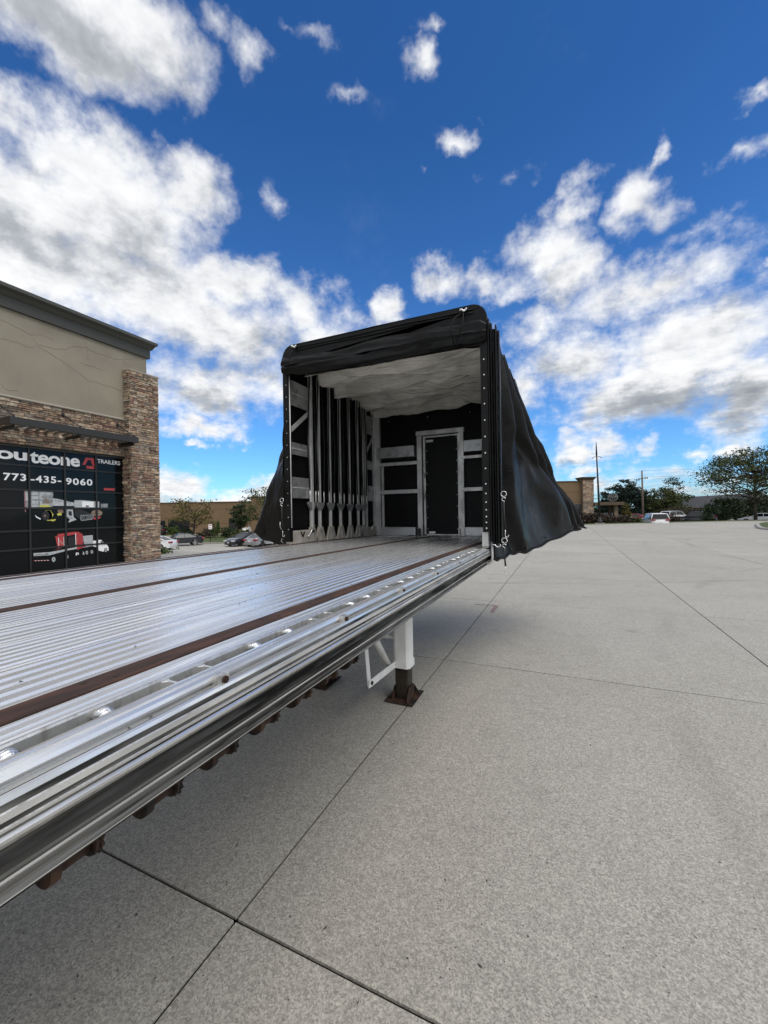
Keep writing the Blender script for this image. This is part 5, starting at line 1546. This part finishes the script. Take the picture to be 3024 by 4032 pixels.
def tree(name, label, catg, loc, h, R, trunk_h, mat, shape='round', n=2600, lumps=46, leaf=.24, seed=1, group=None, tr=.16, squash=.5, limbs=16, h0=None, cl=1.0):
    rs = np.random.RandomState(seed)
    t = thing(name, label, catg, loc, 0, group)
    if shape == 'round': R = R * .82
    P, cs = crown_points(rs, n, shape, trunk_h if h0 is None else h0, h, R, lumps, squash, cl)
    link('crown', leaf_mesh('crown', P, leaf, M[mat], seed=seed), t, world=False)
    mb = MB(); sway = rs.normal(size=2) * .12
    top = h * (.92 if shape == 'cone' else .72)
    mb.tube([(0, 0, -.3), (sway[0] * .2, sway[1] * .2, trunk_h * .6), (sway[0], sway[1], trunk_h + .3 * (top - trunk_h)), (sway[0] * 2, sway[1] * 2, top)], [tr * 1.35, tr, tr * .7, tr * .18], 8)
    for c in cs[rs.permutation(len(cs))[:limbs]]:
        zb_ = max(trunk_h * .75, min(c[2] - R * .35, top * .9)); f = zb_ / h
        st = Vector((sway[0] * f, sway[1] * f, zb_)); en = Vector(c); mid = st.lerp(en, .5) + Vector((0, 0, -.06 * R))
        mb.tube([st, mid, en], [tr * .42, tr * .25, .018], 5)
    part('trunk', mb, M['bark'], t, world=False)
    return t


def base(px, py, d): p = at(px, py, d=d); return p


# left side trees in front of the tan building
b = base(761, 2100, 62); tree('honey_locust', 'thin golden-green tree with bare upper twigs, in front of the tan building', 'tree', (b.x, b.y, -1.7), 6.3, 3.4, 1.6, 'leafgold', 'spread', 1500, 34, .20, 3, limbs=26, squash=.28)
b = base(940, 2100, 62); tree('pear_tree', 'dense dark green tree on a thin trunk in front of the tan building', 'tree', (b.x, b.y, -1.7), 5.2, 1.75, 1.3, 'leafdark', 'round', 2600, 34, .19, 4, tr=.09)
b = base(850, 2104, 55); tree('sapling', 'bright green sapling right of the no-parking sign', 'tree', (b.x, b.y, -1.55), 2.5, .75, .4, 'leafgreen', 'round', 900, 18, .13, 5, tr=.04, squash=.9)
b = base(1040, 2090, 66); tree('honey_locust', 'ragged olive tree with bare twigs beside the left tarp wall', 'tree', (b.x, b.y, -1.6), 8.2, 3.2, 1.6, 'leafolive', 'spread', 1900, 34, .2, 6, limbs=26, squash=.35)
for i, (px, d, hh, rr, m_, lb) in enumerate(((680, 68, 2.0, 1.3, 'leafgreen', 'light green shrub against the tan building wall'), (820, 60, 1.5, 1.6, 'leafpurple', 'brown bare shrub behind the silver grey SUV'), (900, 60, 1.7, 1.5, 'leafdark', 'dark round shrub below the dense green tree'),
                                            (955, 58, 1.3, 1.7, 'leafolive', 'low olive shrub right of the thin tree trunk'), (1060, 60, 1.6, 1.8, 'leafolive', 'olive shrub at the edge of the left tarp wall'), (735, 62, 1.3, 1.2, 'leafdark', 'dark low shrub at the foot of the golden tree'))):
    b = base(px, 2100, d); tree('shrub', lb, 'shrub', (b.x, b.y, -1.65), hh, rr, .15, m_, 'round', 1100, 22, .16, 20 + i, tr=.05, limbs=8)
b = at(640, 2186, Z=-.15)
rs = np.random.RandomState(2); P_ = rs.normal(size=(160, 3)) * [.22, .28, .09] + [0, 0, .12]
t_ = thing('grass_tuft', 'low green tuft at the foot of the stone pillar', 'shrub', (b.x, b.y, gz(b.x, b.y))); link('leaves', leaf_mesh('leaves', P_, .10, M['leafgreen'], seed=2), t_, world=False)
# right side trees
b = base(2975, 2050, 53.5)
tree('shade_tree', 'large spreading tree with airy layered leaves at the right edge of the lot', 'tree', (b.x, b.y, -.05), 9.7, 6.0, 2.9, 'leafolive', 'spread', 12500, 230, .16, 31, tr=.17, squash=.34, limbs=90, h0=3.1, cl=.5)
for i, (px, d, hh, rr, z0) in enumerate(((2402, 88, 7.0, 2.2, .6), (2468, 86, 8.6, 3.0, .8), (2500, 84, 8.0, 2.6, .6), (2437, 92, 8.2, 2.6, .6), (2530, 92, 6.4, 2.4, .5))):
    b = base(px, 2040, d)
    tree('pine_tree', ('short dark pine at the left end of the pine clump', 'tallest dark pine of the clump behind the porch', 'dark pine just left of the utility pole', 'dark pine behind the porch roof', 'low dark pine right of the utility pole')[i], 'tree',
         (b.x, b.y, -.8), hh, rr, z0, 'leafspruce', 'round', 3200, 40, .26, 40 + i, 'pines behind the porch', tr=.18, squash=.45)
for i, (px, d, hh, rr, m_, lb) in enumerate(((2560, 84, 6.2, 2.6, 'leafdark', 'dark round tree behind the white minivan'), (2612, 80, 6.6, 2.8, 'leafolive', 'olive broad tree behind the white minivan'), (2665, 78, 6.0, 2.7, 'leafolive', 'olive tree with yellowish side left of the dark roof'),
                                             (2650, 86, 8.8, 2.6, 'leafdark', 'taller feathery tree rising above the olive trees'), (2350, 90, 3.8, 2.5, 'leafdark', 'dark trees seen under the porch roof'), (2812, 66, 3.3, 1.7, 'leafdark', 'broad dark bush in front of the dark roof'),
                                             (2860, 62, 3.9, 2.4, 'leafdark', 'dark bush below the crown of the big tree'), (2925, 64, 4.3, 2.6, 'leafdark', 'dark hedge tree behind the big trunk'), (3010, 66, 4.6, 3.0, 'leafdark', 'dark hedge tree at the right edge of the photo'))):
    b = base(px, 2040, d); tree('deciduous_tree', lb, 'tree', (b.x, b.y, -.8), hh, rr, .5, m_, 'round', 2700, 38, .23, 60 + i, tr=.12, squash=.6)
for i, (px, d, hh, rr, m_, lb) in enumerate(((2312, 52.5, 1.75, 1.0, 'leafpurple', 'brownish shrub at the foot of the stone tower'), (2352, 53, 1.5, 1.1, 'leafpurple', 'brown twiggy shrub left of the lamp post base'), (2380, 53, 1.5, 1.0, 'leafpurple', 'brown twiggy shrub right of the lamp post base'), (2430, 54, 1.35, 1.3, 'leafpurple', 'purple-brown low shrub in front of the dark grey sedan'),
                                             (2465, 54, 1.4, 1.2, 'leafpurple', 'purple-brown low shrub under the little conifer'), (2500, 55, 1.0, 1.2, 'leafgreen', 'low green shrub left of the utility pole foot'), (2800, 53, 2.3, 1.15, 'leafdark', 'round dark bush hiding the rear of the black SUV'),
                                             (2845, 58, 2.4, 1.3, 'leafdark', 'dark bush just right of the round dark bush'), (2656, 52.5, 1.2, .8, 'leafpurple', 'pale twiggy bush in front of the white SUV'), (2640, 72, 2.2, 3.0, 'leafpurple', 'long brown hedge behind the minivan roof'), (2720, 68, 2.2, 2.6, 'leafpurple', 'brown hedge behind the black SUV'))):
    b = base(px, 2045, d); tree('shrub', lb, 'shrub', (b.x, b.y, -.62 if d > 50 else 0), hh + (.3 if d < 54 else 0), rr, .15, m_, 'round', 1300, 26, .15, 80 + i, tr=.05, limbs=10, squash=.8)
b = base(2466, 2045, 55); tree('small_conifer', 'small light brown conical tree left of the utility pole', 'tree', (b.x, b.y, -.6), 3.2, .85, .4, 'leafgold', 'cone', 1300, 40, .13, 99, tr=.06)

# ================================================================== far buildings
def wall_box(p, q, depth, z0, z1):
    """wall from p to q (x, y) going back by depth, away from the camera"""
    p, q = Vector(p), Vector(q); t_ = (q - p).normalized(); nn = Vector((-t_.y, t_.x))
    if nn.dot((p + q) / 2) < 0: nn = -nn
    poly = [(p.x, p.y), (q.x, q.y), (q.x + nn.x * depth, q.y + nn.y * depth), (p.x + nn.x * depth, p.y + nn.y * depth)]
    return poly, (z0, z1), t_, nn


def fbox(p, q, off, depth, z0, z1):
    poly, (a, b), t_, nn = wall_box(p, q, depth, z0, z1)
    poly = [(x + nn.x * off, y + nn.y * off) for x, y in poly]
    return MB().prism(poly, 'z', a, b)


A = Vector((-82.0, 45.6)); B = Vector((-53.0, 58.6)); C_ = Vector((-36.0, 66.2))
FB = thing('office_building', 'long tan low building with dark windows behind the left car park', 'building', (-68, 52, -1.7))
part('wall', fbox(A, B, 0, 14, -1.9, 4.15), M['farbrown'], FB)
part('wall', fbox(B, C_, -.5, 14, -1.9, 4.95), M['farbrown'], FB)
part('parapet', fbox(A, B, -.12, .5, 4.151, 4.28), M['farbrown2'], FB); part('parapet', fbox(B, C_, -.65, .5, 4.951, 5.12), M['farbrown2'], FB)
tt = (B - A).normalized()
for s0, s1, z0, z1 in ((12.0, 13.4, 1.35, 2.5), (14.2, 15.7, -1.3, .95), (16.3, 20.2, -1.2, 1.1), (8.5, 10.2, 1.35, 2.5), (8.4, 10.4, -1.2, .9), (27.5, 29.2, -1.4, 1.0)):
    wd = part('window', fbox(A + tt * s0, A + tt * s1, -.06, .1, z0, z1), M['carglass'], FB)
    m_ = MB(); mid = (s0 + s1) / 2; f2_ = fbox(A + tt * (mid - .04), A + tt * (mid + .04), -.1, .1, z0, z1); part('window_bar', f2_, M['cartrim'], wd)
for z in (.2, 2.8): part('wall_joint', fbox(A + tt * 17, B, -.012, .02, z, z + .05), M['farbrown2'], FB)

SGN = at(829, 2134, Z=-1.5)
sg = thing('parking_sign', 'small white sign on a thin post standing on the left grass patch', 'sign', (SGN.x, SGN.y, -1.5))
part('post', MB().tube([(0, 0, 0), (0, 0, 2.15)], .035, 8), M['polesteel'], sg, world=False)
pl = part('sign_plate', MB().box(-.20, .20, -.05, -.035, 1.60, 2.2), M['vinylwhite'], sg, world=False)
pm_ = MB(); pm_.box(-.14, .14, -.056, -.051, 2.02, 2.12); pm_.box(-.14, .14, -.056, -.051, 1.80, 1.84); pm_.box(-.14, .14, -.056, -.051, 1.70, 1.74); part('print', pm_, M['vinylred'], pl, world=False)
sg.rotation_euler = (0, 0, rad(45))

# right hand tan building with the stone tower
p0_, p1_ = Vector((-6.5, 57.6)), Vector((2.05, 61.1))
RB = thing('retail_building', 'tan building with a stone corner tower and a porch, right of the tarp', 'building', (2, 61, 0))
part('wall', fbox(p0_, p1_, 0, 12, -1, 5.55), M['farbrown'], RB)
part('coping', fbox(p0_, p1_, -.1, .5, 5.551, 5.66), M['farbrown2'], RB)
part('wall_joint', fbox(p0_, p1_, -.012, .02, 4.12, 4.17), M['farbrown2'], RB); part('wall_joint', fbox(p0_, p1_, -.012, .02, 2.78, 2.83), M['farbrown2'], RB)
wd = part('window', fbox(Vector((-6.5, 57.6)), Vector((1.9, 61.04)), -.08, .1, -.2, 2.5), M['carglass'], RB)
for k in range(4): part('window_bar', fbox(Vector((-1.5 + k * 1.1, 59.65 + k * .45)), Vector((-1.42 + k * 1.1, 59.68 + k * .45)), -.12, .1, -.2, 2.5), M['cartrim'], wd)
tw = MB(); tc_ = Vector((2.58, 61.6)); tv = (p1_ - p0_).normalized(); tn = Vector((-tv.y, tv.x))


def rect(c, a, b): return [tuple(c + tv * sa * a + tn * sb * b) for sa, sb in ((-1, -1), (1, -1), (1, 1), (-1, 1))]


tower = part('tower', MB().prism(rect(tc_, .72, .72), 'z', -.8, 5.72), M['farstone'], RB)
mb = MB(); r0, r1 = rect(tc_, .74, .74), rect(tc_, .98, .98)
mb.add([(*p, 5.722) for p in r0] + [(*p, 6.02) for p in r1] + [(*p, 6.12) for p in r1], [(0, 1, 5, 4), (1, 2, 6, 5), (2, 3, 7, 6), (3, 0, 4, 7), (4, 5, 9, 8), (5, 6, 10, 9), (6, 7, 11, 10), (7, 4, 8, 11), (8, 9, 10, 11), (3, 2, 1, 0)])
part('tower_cornice', mb, M['farbrown2'], tower)
stm = [MB().box(0, 1, -.03, .0, 0, 1).mesh('stone', SM[i]) for i in (0, 1, 3, 4, 5, 8)]
rt_ = math.atan2(tv.y, tv.x)
zz = -.4
while zz < 5.6:                                    # ledgestones of the tower's front
    h_ = rnd.uniform(.16, .24); u = -.72
    while u < .70:
        w_ = min(rnd.uniform(.28, .62), .72 - u)
        o = bpy.data.objects.new('stone', rnd.choice(stm)); COL.objects.link(o); o.parent = tower
        pp = tc_ + tv * (u + .01) - tn * .72
        o.location = (pp.x, pp.y, zz + .01); o.rotation_euler = (0, 0, rt_); o.scale = (max(.05, w_ - .02), rnd.uniform(.6, 1.6), min(h_, 5.68 - zz) - .02)
        o.location = Vector(o.location); u += w_
    zz += h_
pc_ = Vector((6.2, 63.15))
part('porch_roof', MB().prism([tuple(Vector((3.25, 61.7)) - tn * .9), tuple(Vector((6.85, 63.25)) - tn * .9), tuple(Vector((6.85, 63.25)) + tn * 3), tuple(Vector((3.25, 61.7)) + tn * 3)], 'z', 2.27, 2.70), M['farbrown2'], RB, bevel=.03)
part('porch_column', MB().prism(rect(pc_, .24, .24), 'z', -.8, 2.268), M['farstone'], RB); part('porch_column', MB().prism(rect(pc_ + Vector((-.62, .3)), .16, .16), 'z', -.8, 2.267), M['farbrown2'], RB)
part('column_base', MB().prism(rect(pc_, .33, .33), 'z', -.8, .75), M['farstone'], RB)
# wire globe above the porch
b = at(2413, 1952, d=62)
gl = thing('wire_globe', 'pale ring-shaped wire globe rising above the porch roof', 'sculpture', (b.x, b.y, 2.70))
M['wire'] = material('pale_wire', (.20, .20, .19), .6, .3)
for k in range(6):
    a = k * PI / 6
    pts = [(.66 * math.cos(t) * math.cos(a), .66 * math.cos(t) * math.sin(a), .85 + .66 * math.sin(t)) for t in np.linspace(0, 2 * PI, 25)]
    part('ring', MB().tube(pts, .028, 5), M['wire'], gl, world=False)
part('ring', MB().tube([(.64 * math.cos(t), .64 * math.sin(t), .95 + .1 * math.sin(t)) for t in np.linspace(0, 2 * PI, 25)], .05, 5), M['wire'], gl, world=False)
part('stem', MB().tube([(0, 0, 0), (0, 0, .3)], .06, 6), M['wire'], gl, world=False)

# dark roofed house on the right
k_ = 84 / 55.
e0, e1 = at(2690, 2000, d=84), at(2945, 2000, d=84)
HB = thing('dark_roofed_house', 'long low house with a dark shingle roof behind the bushes on the right', 'house', (e0.x, e0.y, -1))
hx = (Vector((e1.x, e1.y)) - Vector((e0.x, e0.y))).normalized(); hn = Vector((-hx.y, hx.x))
q0 = Vector((e0.x, e0.y)) - hx * 2; q1 = Vector((e1.x, e1.y)) + hx * 8
part('wall', fbox(q0 + hn * .8, q1 + hn * .8, 0, 9, -1.2, 1.66), M['farbrown'], HB)
mb = MB()
pts = [(*(q0), 1.55), (*(q1), 1.95), (*(q1 + hn * 5.5), 4.75), (*(q0 + hn * 5.5), 3.75), (*(q0 + hn * 11), 1.55), (*(q1 + hn * 11), 1.9)]
mb.add(pts, [(0, 1, 2, 3), (3, 2, 5, 4), (0, 3, 4), (1, 5, 2), (0, 4, 5, 1)]); rf = part('roof', mb, M['roofdark'], HB)
cpn = q0 + hx * 6 + hn * 5.5; part('roof_vent', MB().prism([(cpn.x, cpn.y), (cpn.x + .9, cpn.y), (cpn.x + .9, cpn.y + .5), (cpn.x, cpn.y + .5)], 'z', 3.6, 4.12), M['roofdark'], rf)
for k in range(5):
    a_ = q0 + hx * (2.2 + k * 1.3) + hn * .8; wd = part('window', fbox(a_, a_ + hx * .75, -.05, .1, .6, 1.35), M['carglass'], HB); part('window_bar', fbox(a_ + hx * .35, a_ + hx * .40, -.09, .1, .6, 1.35), M['vinylwhite'], wd)

# ================================================================== poles
b = at(2352, 2058, Z=.02); b = Vector((3.72, 54.6, .02))
lp = thing('lamp_post', 'tall dark steel lamp post with a pointed top, left of the porch', 'lamp post', tuple(b))
part('pole', MB().tube([(0, 0, .6), (-.12, 0, 5), (-.22, 0, 8.2)], [.13, .10, .07], 12), M['polesteel'], lp, world=False)
part('base', MB().tube([(0, 0, .12), (0, 0, .35), (0, 0, .45), (0, 0, .8), (0, 0, .85)], [.34, .30, .22, .17, .13], 14), M['polesteel'], lp, world=False)
part('footing', MB().prism([(-.5, -.5), (.5, -.5), (.5, .5), (-.5, .5)], 'z', -.2, .12), M['kerb'], lp, world=False, bevel=.03)
part('spike', MB().tube([(-.22, 0, 8.15), (-.22, 0, 8.3), (-.24, 0, 9.35), (-.245, 0, 9.9)], [.09, .10, .06, .01], 8), M['polesteel'], lp, world=False)
for z, w_, nm in ((7.95, .42, 'lamp_arm'), (2.95, .55, 'banner_arm')):
    a_ = part(nm, MB().tube([(-.2 - w_, 0, z), (-.2 - w_ * .6, 0, z + .1), (-.18, 0, z + .05), (-.2 + w_ * .6, 0, z + .1), (-.2 + w_, 0, z)], .035, 6), M['polesteel'], lp, world=False)
    for sx in (-1, 1): part('lamp_head', MB().tube([(-.2 + sx * w_, 0, z - .04), (-.2 + sx * (w_ + .12), 0, z - .06)], [.06, .03], 8), M['polesteel'], a_, world=False)
b = at(2533, 2040, d=72)
up = thing('utility_pole', 'wooden utility pole with a crossarm and power lines, behind the white minivan', 'utility pole', (b.x, b.y, -.8))
part('pole', MB().tube([(0, 0, 0), (-.05, 0, 4.5), (-.10, 0, 9.25)], [.19, .16, .11], 10), M['wood'], up, world=False)
ca = part('crossarm', MB().tube([(-.95, 0, 7.55), (-.1, .0, 7.9), (.75, 0, 7.85)], .085, 6), M['wood'], up, world=False)
for x, z in ((-.95, 7.62), (-.55, 7.78), (.40, 7.98), (.74, 7.92)): part('insulator', MB().tube([(x, 0, z), (x, 0, z + .08), (x, 0, z + .18)], [.06, .09, .04], 8), M['polesteel'], ca, world=False)
ca = part('crossarm', MB().tube([(-.55, 0, 5.32), (.40, 0, 5.4)], .045, 6), M['wood'], up, world=False)
for x in (-.5, 0, .36): part('insulator', MB().tube([(x, 0, 5.38), (x, 0, 5.55)], .05, 8), M['polesteel'], ca, world=False)
for (x, z, ex, ez, ey) in ((.74, 8.1, 60, 8.2, -8), (-.95, 7.8, -60, 6.8, 10), (.3, 5.5, 60, 5.6, -8), (-.5, 5.45, -60, 4.2, 10), (-.1, 9.25, 60, 9.3, -8)):
    pts = [(x + (ex - x) * t, ey * t, z + (ez - z) * t - 1.1 * 4 * t * (1 - t) * .5) for t in np.linspace(0, 1, 16)]
    part('wire', MB().tube(pts, .011, 4), M['polesteel'], up, world=False)
